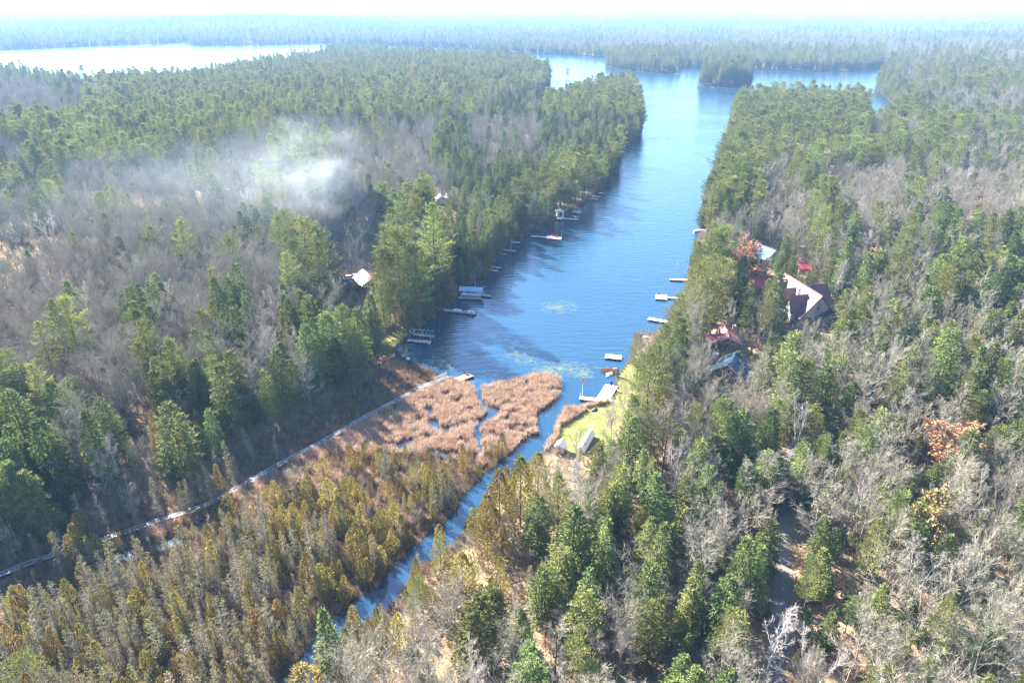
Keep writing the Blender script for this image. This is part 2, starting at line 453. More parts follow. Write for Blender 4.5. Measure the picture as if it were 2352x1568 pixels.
def disc(name, r, z, m, n=96):
    b = MB()
    b.add([(0, 6000, z)] + [(r * math.cos(2 * math.pi * i / n), 6000 + r * math.sin(2 * math.pi * i / n), z) for i in range(n)], [(0, 1 + i, 1 + (i + 1) % n) for i in range(n)])
    return b.build(name, m)
# only the stretch of water there is: lake plus creek, one flat sheet with the land standing out of it
wb = MB()
WX, WY = np.linspace(-4200, 2400, 12), np.array([-200, 0, 400, 1000, 2000, 3600])
for y in WY:
    for x in WX: wb.v.append((float(x), float(y), 0.0))
for j in range(len(WY) - 1):
    for i in range(len(WX) - 1):
        k = j * len(WX) + i
        wb.f.append((k, k + 1, k + len(WX) + 1, k + len(WX))); wb.m.append(0)
tag(wb.build('lake_water', water_material()), kind='structure')

# ------------------------------------------------------------------ ground: one sheet, fine where it is close, out to the horizon
def ground_material():
    m, n, l = mat('forest_floor')
    out = n.new('ShaderNodeOutputMaterial'); p = n.new('ShaderNodeBsdfPrincipled')
    tc = n.new('ShaderNodeTexCoord')
    def noise(scale, det=5):
        nz = n.new('ShaderNodeTexNoise'); nz.inputs['Scale'].default_value = scale; nz.inputs['Detail'].default_value = det
        l.new(tc.outputs['Object'], nz.inputs['Vector'])
        r = n.new('ShaderNodeMapRange'); r.inputs['From Min'].default_value = .32; r.inputs['From Max'].default_value = .68
        l.new(nz.outputs[0], r.inputs['Value'])
        return r.outputs[0]
    def mix(f, a, b):
        x = n.new('ShaderNodeMix'); x.data_type = 'RGBA'
        if isinstance(f, float): x.inputs['Factor'].default_value = f
        else: l.new(f, x.inputs['Factor'])
        for s, v in (('A', a), ('B', b)):
            if isinstance(v, tuple): x.inputs[s].default_value = (*v, 1)
            else: l.new(v, x.inputs[s])
        return x.outputs['Result']
    litter = mix(noise(.22), (.30, .185, .105), (.20, .14, .09))
    litter = mix(noise(1.7, 3), litter, (.36, .25, .16))
    litter = mix(noise(.05), litter, (.16, .135, .08))
    marsh = mix(noise(.5), (.17, .115, .075), (.095, .075, .055))
    far = mix(noise(.012, 6), (.06, .07, .04), (.13, .112, .095))
    a1 = n.new('ShaderNodeAttribute'); a1.attribute_name = 'zone'
    sp = n.new('ShaderNodeSeparateColor'); l.new(a1.outputs['Color'], sp.inputs[0])
    col = mix(sp.outputs[0], litter, marsh)
    col = mix(sp.outputs[1], col, far)
    col = mix(sp.outputs[2], col, (.055, .048, .036))
    l.new(col, p.inputs['Base Color']); p.inputs['Roughness'].default_value = .95; p.inputs['Specular IOR Level'].default_value = 0
    bp = n.new('ShaderNodeBump'); bp.inputs['Strength'].default_value = .5; bp.inputs['Distance'].default_value = .25
    l.new(noise(2.5, 4), bp.inputs['Height']); l.new(bp.outputs[0], p.inputs['Normal'])
    l.new(p.outputs[0], out.inputs[0])
    return m
az = np.concatenate([np.arange(-180, -50, 6.0), np.arange(-50, 50.01, .22), np.arange(56, 180, 6.0)])
rr = [2.0, 20.0, 40.0]
while rr[-1] < 270: rr.append(rr[-1] + .85)
while rr[-1] < 800: rr.append(rr[-1] * 1.011)
while rr[-1] < 2800: rr.append(rr[-1] * 1.0065)
while rr[-1] < 15500: rr.append(rr[-1] * 1.045)
rr = np.array(rr)
AA, RR = np.meshgrid(np.radians(az), rr)
GX, GY = (RR * np.sin(AA)).ravel(), (RR * np.cos(AA)).ravel()
GPTS = np.stack([GX, GY], 1)
GSD = land_sd(GPTS)
GH = height_at(GPTS, GSD)
na, nr = len(az), len(rr)
ii, jj = np.meshgrid(np.arange(nr - 1), np.arange(na), indexing='ij')
q = np.stack([ii * na + jj, ii * na + (jj + 1) % na, (ii + 1) * na + (jj + 1) % na, (ii + 1) * na + jj], -1).reshape(-1, 4)[:, ::-1]
# below deep water the sheet is not needed far away, but it stays whole: one sheet
me = bpy.data.meshes.new('ground')
nv = len(GX) + 1
me.vertices.add(nv)
co = np.zeros((nv, 3)); co[:-1, 0] = GX; co[:-1, 1] = GY; co[:-1, 2] = GH; co[-1] = (0, 0, float(GH[:na].mean()))
me.vertices.foreach_set('co', co.ravel())
tri = np.stack([np.full(na, nv - 1), np.arange(na), (np.arange(na) + 1) % na], 1)[:, ::-1]
me.loops.add(q.size + tri.size)
me.loops.foreach_set('vertex_index', np.concatenate([q.ravel(), tri.ravel()]).astype(np.int32))
me.polygons.add(len(q) + len(tri))
me.polygons.foreach_set('loop_start', np.concatenate([np.arange(len(q)) * 4, q.size + np.arange(len(tri)) * 3]).astype(np.int32))
me.update(calc_edges=True)
za = me.attributes.new('zone', 'FLOAT_COLOR', 'POINT')
zc = np.zeros((nv, 4)); zc[:, 3] = 1
rg = np.hypot(GX, GY)
sw = np.zeros(len(GX)); k = rg < 330
sw[k] = 1 - smooth(-1.5, 2.5, sdf(GPTS[k], SWAMP))
zc[:-1, 0] = sw
zc[:-1, 2] = 1 - smooth(1.0, 3.5 + np.hypot(GX, GY) * .006, GSD)
zc[:-1, 1] = smooth(1100, 2400, rg)
za.data.foreach_set('color', zc.ravel())
me.materials.append(ground_material())
me.polygons.foreach_set('use_smooth', [True] * len(me.polygons))
go = bpy.data.objects.new('ground', me); COL.objects.link(go)
tag(go, kind='structure')
print('ground', round(time.time() - T0, 1))

# gravel road
def road_material():
    m, n, l = mat('gravel_road')
    out = n.new('ShaderNodeOutputMaterial'); p = n.new('ShaderNodeBsdfPrincipled'); tc = n.new('ShaderNodeTexCoord')
    a = n.new('ShaderNodeTexNoise'); a.inputs['Scale'].default_value = 6; a.inputs['Detail'].default_value = 6
    b = n.new('ShaderNodeTexNoise'); b.inputs['Scale'].default_value = .35
    l.new(tc.outputs['Object'], a.inputs['Vector']); l.new(tc.outputs['Object'], b.inputs['Vector'])
    r = n.new('ShaderNodeValToRGB'); r.color_ramp.elements[0].position = .3; r.color_ramp.elements[0].color = (.17, .15, .13, 1); r.color_ramp.elements[1].position = .7; r.color_ramp.elements[1].color = (.30, .265, .23, 1)
    x = n.new('ShaderNodeMix'); x.data_type = 'RGBA'; x.blend_type = 'MULTIPLY'; x.inputs['Factor'].default_value = .5
    l.new(a.outputs[0], r.inputs[0]); l.new(r.outputs[0], x.inputs['A']); l.new(b.outputs[0], x.inputs['B'])
    l.new(x.outputs['Result'], p.inputs['Base Color']); p.inputs['Roughness'].default_value = .95
    bp = n.new('ShaderNodeBump'); bp.inputs['Strength'].default_value = .4; bp.inputs['Distance'].default_value = .05
    l.new(a.outputs[0], bp.inputs['Height']); l.new(bp.outputs[0], p.inputs['Normal'])
    l.new(p.outputs[0], out.inputs[0])
    return m
def resample(P, step):
    out = [P[0]]
    for a, b in zip(P[:-1], P[1:]):
        L = np.hypot(*(b - a)); k = max(1, int(L / step))
        for i in range(1, k + 1): out.append(a + (b - a) * i / k)
    return np.array(out)
rp = resample(ROADP, 1.5)
for _ in range(6): rp[1:-1] = (rp[:-2] + rp[1:-1] * 2 + rp[2:]) / 4
b = MB()
offs = [-1.45, -.9, -.3, .3, .9, 1.45]; hh = [1.73, 1.79, 1.83, 1.83, 1.79, 1.73]
for i, p in enumerate(rp):
    d = rp[min(i + 1, len(rp) - 1)] - rp[max(i - 1, 0)]; d = d / np.hypot(*d)
    for o, h in zip(offs, hh):
        wob = (.35 * math.sin(i * .9) + .25 * math.sin(i * .37)) * (abs(o) > 1.3)
        b.v.append((p[0] + d[1] * (o + wob), p[1] - d[0] * (o + wob), h))
for i in range(len(rp) - 1):
    for k in range(5):
        a = i * 6 + k
        b.f.append((a, a + 1, a + 7, a + 6)); b.m.append(0)
tag(b.build('road', road_material(), smooth=True), kind='structure')

# lawns: sheets laid just over the ground, cut to their outline
def grass_material():
    m, n, l = mat('lawn_turf')
    out = n.new('ShaderNodeOutputMaterial'); p = n.new('ShaderNodeBsdfPrincipled'); tc = n.new('ShaderNodeTexCoord')
    a = n.new('ShaderNodeTexNoise'); a.inputs['Scale'].default_value = .35; a.inputs['Detail'].default_value = 7; a.inputs['Roughness'].default_value = .65
    l.new(tc.outputs['Object'], a.inputs['Vector'])
    r = n.new('ShaderNodeValToRGB')
    r.color_ramp.elements[0].position = .34; r.color_ramp.elements[0].color = (.105, .135, .035, 1)
    r.color_ramp.elements[1].position = .68; r.color_ramp.elements[1].color = (.25, .205, .12, 1)
    e = r.color_ramp.elements.new(.5); e.color = (.185, .19, .05, 1)
    l.new(a.outputs[0], r.inputs[0]); l.new(r.outputs[0], p.inputs['Base Color']); p.inputs['Roughness'].default_value = .9; p.inputs['Specular IOR Level'].default_value = .15
    l.new(p.outputs[0], out.inputs[0])
    return m
GRASS = grass_material()
def sheet(name, poly, m, step=.8, lift=.045):
    x0, y0 = poly.min(0) - 1; x1, y1 = poly.max(0) + 1
    xs, ys = np.arange(x0, x1, step), np.arange(y0, y1, step)
    X, Y = np.meshgrid(xs, ys); P = np.stack([X.ravel(), Y.ravel()], 1)
    s = sdf(P, poly) + .5 * (vnoise(P[:, 0] * .8, P[:, 1] * .8, 5) - .5); land = land_sd(P)
    h = height_at(P, land)
    ok = (s < 0) & (land > .15)
    b = MB(); b.v = [(float(p[0]), float(p[1]), float(z) + lift) for p, z in zip(P, h)]
    nx = len(xs)
    for j in range(len(ys) - 1):
        for i in range(nx - 1):
            a = j * nx + i
            if ok[a] and ok[a + 1] and ok[a + nx] and ok[a + nx + 1]:
                b.f.append((a, a + 1, a + nx + 1, a + nx)); b.m.append(0)
    used = sorted({v for f in b.f for v in f}); ix = {v: i for i, v in enumerate(used)}
    b.v = [b.v[v] for v in used]; b.f = [tuple(ix[v] for v in f) for f in b.f]
    return tag(b.build(name, m, smooth=True), kind='structure')
sheet('lawn', LAWN, GRASS)
sheet('lawn', LAWN2, GRASS)

# the air: one closed box of even, thin haze round everything
hm, hn, hl = mat('haze_air')
ho = hn.new('ShaderNodeOutputMaterial'); hv = hn.new('ShaderNodeVolumePrincipled')
hv.inputs['Color'].default_value = (.35, .62, 1.0, 1)
hv.inputs['Density'].default_value = .00013
hv.inputs['Anisotropy'].default_value = .05
hl.new(hv.outputs[0], ho.inputs['Volume'])
hb = MB(); hb.box((0, 0, 54), (33000, 33000, 114))
tag(hb.build('haze', hm), kind='stuff')

# ------------------------------------------------------------------ plants: each kind grown in several forms (trunk mesh, crown mesh)
def V(*a): return Vector(a)
def rv(r): return Vector((r.gauss(0, 1), r.gauss(0, 1), r.gauss(0, 1)))
def cone(d, ang, r):
    """a direction at about ang from d"""
    a = d.cross(rv(r)).normalized()
    return (d * math.cos(ang) + a * math.sin(ang)).normalized()
def along(pts, t):
    k = t * (len(pts) - 1); i = min(int(k), len(pts) - 2)
    return pts[i].lerp(pts[i + 1], k - i)
def ribbon(b, p, d, L, w, r, mi=0):
    s = d.cross(rv(r)); s = s.normalized() * (w / 2)
    b.tri(p - s, p + s, p + d * L, mi)
def spray(b, c, d, L, w, r, mi=0, tilt=.5):
    """one needle spray or leaf: a pointed kite along d"""
    s = d.cross(V(0, 0, 1) + rv(r) * tilt)
    s = s.normalized() * (w / 2) if s.length > 1e-4 else V(w / 2, 0, 0)
    b.quad(c, c + d * (L * .45) + s, c + d * L, c + d * (L * .45) - s, mi)
def bare(seed, H=16, S=4.4, kind='bare'):
    r = random.Random(seed); T, C = MB(), MB()
    white = kind == 'birch'
    tops = 1 if not white else r.choice((1, 2))
    for tp in range(tops):
        base = V(0, 0, -.4)
        lean = (V(r.uniform(-.1, .1), r.uniform(-.1, .1), 1) + (V(r.uniform(-.25, .25), r.uniform(-.25, .25), 0) if tops > 1 else V(0, 0, 0))).normalized()
        pts = [base]; n = 8; Ht = H * (.86 if white else .80) + .4
        for i in range(n):
            d = (lean + V(r.uniform(-.13, .13), r.uniform(-.13, .13), 0) * (i / n + .2)).normalized()
            pts.append(pts[-1] + d * (Ht / n))
        r0 = .011 * H if not white else .0085 * H
        T.tube(pts, [r0 * (1.25 if i == 0 else 1 - .84 * i / n) for i in range(n + 1)], 6)
        N = r.randint(11, 15) if tops == 1 else 9
        a0 = r.uniform(0, 6.28)
        for k in range(N):
            t = (.30 if not white else .34) + (.69 if not white else .65) * (k + r.uniform(-.3, .3)) / N
            t = max(.25, min(.995, t))
            p = along(pts, t); azm = a0 + k * 2.4 + r.uniform(-.5, .5)
            el = R(r.uniform(18, 42) + 42 * t * t + (10 if white else 0))
            L = S * (.55 + .55 * math.sin(math.pi * min(1, max(0, (t - .15) / .95)))) * r.uniform(.75, 1.2) * (.75 if white else 1)
            d = V(math.cos(azm) * math.cos(el), math.sin(azm) * math.cos(el), math.sin(el))
            lp = [p]
            for i in range(4):
                d = (d + V(0, 0, .10) + rv(r) * .13).normalized()
                lp.append(lp[-1] + d * (L / 4))
            rl = r0 * (1 - .75 * t) * .62
            T.tube(lp, [rl * (1 - .2 * i) for i in range(5)], 4)
            ns = 6 if not white else 5
            for j in range(ns):
                tt = .22 + .78 * (j + r.uniform(-.3, .3)) / (ns - 1 + .01); tt = max(.15, min(1, tt))
                q = along(lp, tt)
                dl = (lp[min(4, int(tt * 4) + 1)] - lp[min(3, int(tt * 4))]).normalized()
                sd = (cone(dl, R(r.uniform(25, 58)), r) + V(0, 0, .28)).normalized()
                sl = L * .46 * (1.15 - .5 * tt) * r.uniform(.75, 1.25)
                m1 = q + sd * sl * .5 + rv(r) * .06 * sl; m2 = m1 + (sd + V(0, 0, .18)).normalized() * sl * .5
                C.tube([q, m1, m2], [rl * .42, rl * .3, .012], 3)
                for mm in range(10):
                    u = .12 + .88 * mm / 9.0
                    o = along([q, m1, m2], u)
                    td = (cone(sd, R(r.uniform(20, 55)), r) + V(0, 0, .22)).normalized()
                    tl = sl * .42 * r.uniform(.6, 1.3) + .15
                    ribbon(C, o, td, tl, .042, r)
                    for w in range(3):
                        oo = o + td * tl * r.uniform(.25, .8)
                        ribbon(C, oo, (cone(td, R(r.uniform(20, 50)), r) + V(0, 0, .15)).normalized(), tl * r.uniform(.5, .9), .032, r)
                    if kind in ('oak', 'amber'):
                        for w in range(3):
                            oo = o + td * tl * r.uniform(.1, 1) + rv(r) * .12
                            spray(C, oo, rv(r).normalized(), r.uniform(.30, .46), r.uniform(.22, .34), r, 1, 1.5)
    return T, C
def pine(seed, H=22):
    r = random.Random(seed); T, C = MB(), MB()
    n = 9; pts = [V(0, 0, -.4)]
    for i in range(n): pts.append(V(r.uniform(-.14, .14), r.uniform(-.14, .14), H * (i + 1) / n))
    T.tube(pts, [.30 * (1.2 if i == 0 else 1 - .93 * i / n) for i in range(n + 1)], 6)
    z0 = H * r.uniform(.14, .34); z = z0; Lm = H * r.uniform(.19, .26); bz = r.uniform(0, 6.28); lop = r.uniform(.1, .38); ex = r.uniform(.38, .68)
    while z < H * .985:
        t = (z - z0) / (H - z0)
        env = min(1, .50 + 1.6 * t) * (1 - t) ** ex + .05
        nb = r.choice((3, 4, 5, 5, 6)); a0 = r.uniform(0, 6.28)
        for k in range(nb):
            if r.random() < .10: continue
            azm = a0 + k * 6.283 / nb + r.uniform(-.35, .35)
            L = Lm * env * r.uniform(.5, 1.25) * (1 + lop * math.cos(azm - bz))
            el = R(-4 + 50 * t * t + r.uniform(-9, 9))
            d = V(math.cos(azm) * math.cos(el), math.sin(azm) * math.cos(el), math.sin(el))
            p = along(pts, (z + .4) / (H + .4)); bp = [p]
            for i in range(4):
                d = (d + V(0, 0, .11)).normalized(); bp.append(bp[-1] + d * (L / 4))
            T.tube([bp[0], bp[2], bp[4]], [.06 * (1.2 - t), .04 * (1.2 - t), .012], 3)
            side = d.cross(V(0, 0, 1)).normalized()
            m = max(3, int(L / .34))
            for i in range(m):
                u = .22 + .78 * (i + r.random()) / m
                q0 = along(bp, min(u, 1))
                wdt = L * .34 * (1 - abs(u - .55) * .9)
                for w in range(6):
                    lat = r.uniform(-1, 1)
                    q = q0 + side * (lat * wdt) + V(0, 0, r.uniform(-.08, .22) + .10 * abs(lat) * wdt)
                    dd = (d * .8 + side * lat * .8 + V(0, 0, r.uniform(.1, .85)) + rv(r) * .28).normalized()
                    spray(C, q, dd, r.uniform(.36, .72), r.uniform(.12, .25), r, 0, .8)
        z += H * r.uniform(.027, .047) * (1.25 - .5 * t)
    for i in range(24):
        spray(C, V(r.uniform(-.2, .2), r.uniform(-.2, .2), H * .985 - r.uniform(0, .9)), (V(0, 0, 1) + rv(r) * .4).normalized(), .6, .25, r)
    return T, C
def hemlock(seed, H=14, wide=.24):
    r = random.Random(seed); T, C = MB(), MB()
    T.tube([V(0, 0, -.4), V(r.uniform(-.1, .1), 0, H * .5), V(0, r.uniform(-.1, .1), H)], [.22, .13, .02], 5)
    z0 = H * r.uniform(.05, .14); z = z0; Lm = H * wide
    lob = [r.uniform(0, 6.28) for _ in range(3)]; ex = r.uniform(.48, .82); lop = r.uniform(.05, .25)
    while z < H * .98:
        t = (z - z0) / (H - z0)
        env = (1 - t) ** ex * min(1, .62 + 1.6 * t) + .03
        nb = r.choice((6, 7, 7, 8)); a0 = r.uniform(0, 6.28)
        for k in range(nb):
            azm = a0 + k * 6.283 / nb + r.uniform(-.3, .3)
            L = Lm * env * r.uniform(.6, 1.18) * (1 + .20 * math.sin(azm * 2 + lob[0] + z * .5) + lop * math.sin(azm + lob[1]))
            el = R(14 - 26 * (1 - t) + r.uniform(-10, 10))
            d = V(math.cos(azm) * math.cos(el), math.sin(azm) * math.cos(el), math.sin(el)); side = d.cross(V(0, 0, 1)).normalized()
            p = V(0, 0, z)
            m = max(3, int(L / .30))
            for i in range(m):
                u = .25 + .75 * (i + r.random()) / m
                q0 = p + d * (L * u) + V(0, 0, .12 * L * math.sin(u * 2.2) - .10 * L * u * u)
                for w in range(5):
                    lat = r.uniform(-1, 1)
                    q = q0 + side * (lat * L * .30 * (1.15 - u)) + V(0, 0, r.uniform(-.12, .15))
                    dd = (d + side * lat * .9 + V(0, 0, r.uniform(-.35, .45)) + rv(r) * .3).normalized()
                    spray(C, q, dd, r.uniform(.28, .58), r.uniform(.11, .23), r, 0, .7)
        z += H * r.uniform(.026, .040)
    for i in range(16):
        spray(C, V(r.uniform(-.1, .1), r.uniform(-.1, .1), H * .97 - r.uniform(0, .6)), (V(0, 0, 1) + rv(r) * .35).normalized(), .45, .16, r)
    return T, C
def cedar(seed, H=7, wide=.17, den=1.0):
    r = random.Random(seed); T, C = MB(), MB()
    T.tube([V(0, 0, -.3), V(r.uniform(-.1, .1), 0, H * .5), V(0, r.uniform(-.1, .1), H * .96)], [.11, .07, .012], 5)
    lob = [r.uniform(0, 6.28) for _ in range(4)]
    for i in range(int(820 * den)):
        t = r.random() ** 1.15
        z = H * (.06 + .94 * t)
        azm = r.uniform(0, 6.283)
        Rr = H * wide * ((1 - t) ** .72) * min(1, .55 + 2.2 * t) * (1 + .22 * math.sin(azm * 2 + lob[0] + z) + .14 * math.sin(azm * 5 + lob[1] - z * 2)) + .05
        q = V(math.cos(azm), math.sin(azm), 0) * (Rr * r.uniform(.35, 1.0) ** .6)
        q.z = z
        out = V(math.cos(azm), math.sin(azm), 0)
        dd = (out * r.uniform(.3, 1.0) + V(0, 0, r.uniform(.25, 1.1)) + rv(r) * .3).normalized()
        spray(C, q, dd, r.uniform(.22, .48), r.uniform(.09, .20), r, 0, 1.4)
    return T, C
def snag(seed, H=8, green=.4):
    r = random.Random(seed); T, C = MB(), MB()
    T.tube([V(0, 0, -.3), V(r.uniform(-.15, .15), r.uniform(-.15, .15), H * .5), V(r.uniform(-.2, .2), r.uniform(-.2, .2), H)], [.085, .055, .012], 4)
    for i in range(190):
        t = r.uniform(.12, .99)
        azm = r.uniform(0, 6.283); L = (H * .16 * (1 - t) + .25) * r.uniform(.5, 1.25)
        d = V(math.cos(azm), math.sin(azm), r.uniform(-.1, .7)).normalized(); p = V(0, 0, H * t)
        ribbon(C, p, d, L, .035, r)
        for k in range(3):
            o = p + d * L * r.uniform(.3, .95)
            dd = (cone(d, R(45), r) + V(0, 0, .2)).normalized()
            ribbon(C, o, dd, L * .5, .03, r)
            if r.random() < green:
                spray(C, o + rv(r) * .05, dd, r.uniform(.2, .42), r.uniform(.09, .17), r, 1, 1.2)
    return T, C
def brush(seed, H=1.6, n=26):
    r = random.Random(seed); C = MB()
    for i in range(n):
        azm = r.uniform(0, 6.283); el = R(r.uniform(40, 88)); d = V(math.cos(azm) * math.cos(el), math.sin(azm) * math.cos(el), math.sin(el))
        L = H * r.uniform(.5, 1.1); p = V(r.uniform(-.35, .35), r.uniform(-.35, .35), -.05)
        ribbon(C, p, d, L, .045, r)
        for k in range(4):
            o = p + d * L * r.uniform(.35, .9)
            ribbon(C, o, (cone(d, R(38), r) + V(0, 0, .1)).normalized(), L * r.uniform(.3, .55), .035, r)
    return C
def reed(seed, H=1.9, n=20):
    r = random.Random(seed); C = MB()
    for i in range(n):
        p = V(r.uniform(-.45, .45), r.uniform(-.45, .45), -.08); azm = r.uniform(0, 6.283); ln = r.uniform(.05, .42)
        L = H * r.uniform(.6, 1.15); s = V(math.cos(azm + 1.57), math.sin(azm + 1.57), 0) * r.uniform(.02, .04)
        m = p + V(math.cos(azm) * ln * .35, math.sin(azm) * ln * .35, .62).normalized() * (L * .6)
        e = m + V(math.cos(azm) * ln * 2.2, math.sin(azm) * ln * 2.2, .8 - ln).normalized() * (L * .45)
        C.quad(p - s, p + s, m + s, m - s); C.tri(m - s, m + s, e)
    return C
def turf(seed):
    r = random.Random(seed); C = MB()
    for i in range(14):
        p = V(r.uniform(-.3, .3), r.uniform(-.3, .3), 0); ribbon(C, p, (V(0, 0, 1) + rv(r) * .5).normalized(), r.uniform(.06, .16), .05, r)
    return C
def pads(seed):
    r = random.Random(seed); C = MB()
    for i in range(7):
        c = V(r.uniform(-.6, .6), r.uniform(-.35, .35), .006 + i * .002); w = r.uniform(.08, .22); a = r.uniform(0, 6.28)
        C.add([c + V(math.cos(a + k * 1.047) * w * r.uniform(.8, 1.2), math.sin(a + k * 1.047) * w * r.uniform(.6, 1), 0) for k in range(6)], [tuple(range(6))])
    return C
def weed(seed):
    r = random.Random(seed); C = MB()
    for i in range(9):
        c = V(r.uniform(-.7, .7), r.uniform(-.4, .4), .004 + i * .0012); w = r.uniform(.03, .085); a = r.uniform(0, 6.28)
        C.add([c + V(math.cos(a + k * 1.257) * w, math.sin(a + k * 1.257) * w * .7, 0) for k in range(5)], [tuple(range(5))])
    return C

FORMS = {}          # kind -> list of (trunk mesh, crown mesh, both in one for the mass, height)
def forms(kind, made, mt, mc):
    lst = []
    for H, (T, C) in made:
        tm = T.mesh(kind + '_trunk', mt, True); cm = C.mesh(kind + '_crown', mc)
        J = MB(); J.v = T.v + C.v; J.f = T.f + [tuple(i + len(T.v) for i in f) for f in C.f]; J.m = [0] * len(T.f) + [1 + i for i in C.m]
        lst.append((tm, cm, J.mesh(kind, [mt] + list(mc)), H))
    FORMS[kind] = lst
forms('bare_tree', [(16, bare(10 + i, 16, (4.5, 3.7, 5.2, 2.9, 4.4, 3.3, 4.8, 2.5, 4.0)[i])) for i in range(9)], M['bark'], [M['twig']])
forms('birch_tree', [(15, bare(40 + i, 15, 3.6, 'birch')) for i in range(4)], M['birch_bark'], [M['birch_twig']])
forms('oak_tree', [(13, bare(60 + i, 13, 4.2, 'oak')) for i in range(2)], M['bark'], [M['twig'], M['rust']])
forms('amber_tree', [(12, bare(70 + i, 12, 3.2, 'amber')) for i in range(2)], M['bark'], [M['twig'], M['amber']])
forms('pine_tree', [(22, pine(80 + i, 22)) for i in range(9)], M['pine_bark'], [M['pine']])
forms('hemlock_tree', [(14, hemlock(100 + i, 14, (.24, .21, .27, .30, .22, .25, .19, .33, .28)[i])) for i in range(9)], M['pine_bark'], [M['hemlock']])
forms('cedar_tree', [(7, cedar(120 + i, 7, (.18, .23, .16, .26, .20, .30)[i], 1.35)) for i in range(6)] + [(13, cedar(130 + i, 13, (.20, .23)[i], 4.2)) for i in range(2)], M['pine_bark'], [M['cedar']])
forms('swamp_sapling', [(8, snag(140 + i, 8, (.2, .5, .05, .75, .35)[i])) for i in range(5)], M['snag'], [M['snag'], M['sparse']])
print('forms', round(time.time() - T0, 1), {k: len(v[0][2].polygons) for k, v in FORMS.items()})

# ------------------------------------------------------------------ which plants grow where (seen in the survey picture, rows of 56 px)
# P pines, p pines among bare trees, H dark conifers, h bare with conifers, B bare hardwoods, C golden cedars, c thin swamp saplings with cedars, S dark brush with saplings, N far mixed forest
ROWS = {2: '784N 1250P 1400N 2030P 2352N', 3: '120B 230h 1260P 1480P 1800P 2020P 2100h 2352p', 4: '200B 1000P 1120p 1250H 1480P 2005P 2110P 2352h',
 5: '60P 500P 690p 860h 1000B 1070H 1240B 1480H 1985P 2352p', 6: '80B 400P 450B 500p 620B 760p 980B 1100H 1260h 1480H 1790P 1900p 2200p 2352h',
 7: '60H 150H 440B 480p 560B 720p 1030B 1240H 1480p 1745P 1800B 1880p 2090B 2160H 2352B', 8: '100B 130p 600B 700h 850B 960H 1040P 1230H 1480p 1745P 1860B 1920P 2130B 2200h 2352B',
 9: '540B 620H 850B 1045P 1480H 1605P 1850B 1920P 2100B 2200H 2352h', 10: '415B 465p 645B 745P 850B 1045P 1400H 1650P 1690B 2050B 2140h 2230H 2352h',
 11: '640B 745P 850B 1060P 1300H 1670P 1790B 1990h 2130B 2352H', 12: '300B 370H 505B 585H 640B 780h 1240H 1670P 1700B 1780p 1890B 1970H 2150B 2230P 2352B',
 13: '110B 195p 300B 365H 500B 560H 630B 1240H 1660P 1870B 1945H 2190B 2285h 2352B', 14: '100B 180p 520B 630h 1240H 1490P 1720B 1880h 1945H 2020B 2120h 2180B 2352h',
 15: '95h 165P 300B 380h 900H 1100S 1545P 1760B 1880h 1990B 2200h 2352B', 16: '95H 165P 220B 300h 480C 800H 1200S 1545P 1600C 1850B 1960H 2100B 2190B 2352h',
 17: '200H 290h 420C 620H 700h 900S 1535P 1640B 1790h 1860B 1960H 2080h 2190B 2352h', 18: '200H 300p 400h 480H 700S 1180C 1350B 1490H 1620h 1700B 1850H 1990h 2100B 2200B 2352H',
 19: '220H 400h 620S 1100C 1275C 1420B 1545H 1760B 1900H 2000h 2100B 2240h 2352B', 20: '130H 300h 420S 560c 1100C 1210C 1290h 1440h 1535H 1740B 1820h 1920H 2060h 2352B',
 21: '200S 500S 640c 1000C 1190C 1290h 1545H 1620h 1740B 1860H 2352B', 22: '300S 480S 800c 1000C 1150C 1270C 1490H 1560B 1740B 1910H 2352B',
 23: '300S 640c 860C 1000C 1130C 1240B 1410H 1500B 1620h 1740B 1900h 2040B 2140h 2352B', 24: '70C 200S 640c 900C 1000C 1270B 1390H 1520B 1660H 1760B 1900B 2000h 2150B 2352h',
 25: '60c 600c 760c 930C 1270B 1400h 1500B 1660H 1800B 1900h 2050B 2160h 2352B', 26: '680c 930C 1170B 1245H 1400h 1500B 1640h 1840B 1930H 2200B 2300h 2352B',
 27: '650c 760C 1170B 1250H 1400B 1500h 1645H 1840B 1930h 2200B 2352h'}
GRID = {}
for k, s in ROWS.items():
    GRID[k] = [(int(a[:-1]), a[-1]) for a in s.split()]
MIX = {'P': dict(pine_tree=.58, hemlock_tree=.10, bare_tree=.32), 'p': dict(pine_tree=.25, hemlock_tree=.10, bare_tree=.65), 'H': dict(hemlock_tree=.70, pine_tree=.14, bare_tree=.14, cedar_tree=.02),
       'h': dict(bare_tree=.60, hemlock_tree=.30, pine_tree=.08, birch_tree=.02), 'B': dict(bare_tree=.87, hemlock_tree=.06, pine_tree=.03, birch_tree=.03, amber_tree=.01),
       'C': dict(cedar_tree=.62, swamp_sapling=.32, bare_tree=.06), 'c': dict(swamp_sapling=.74, cedar_tree=.26), 'S': dict(swamp_sapling=.50, none=.42, cedar_tree=.06, bare_tree=.02)}
def cell(px, py):
    row = int(py // 56)
    if row < 2: return 'N'
    row = min(row, 27)
    for xe, ch in GRID[row]:
        if px < xe: return ch
    return GRID[row][-1][1]

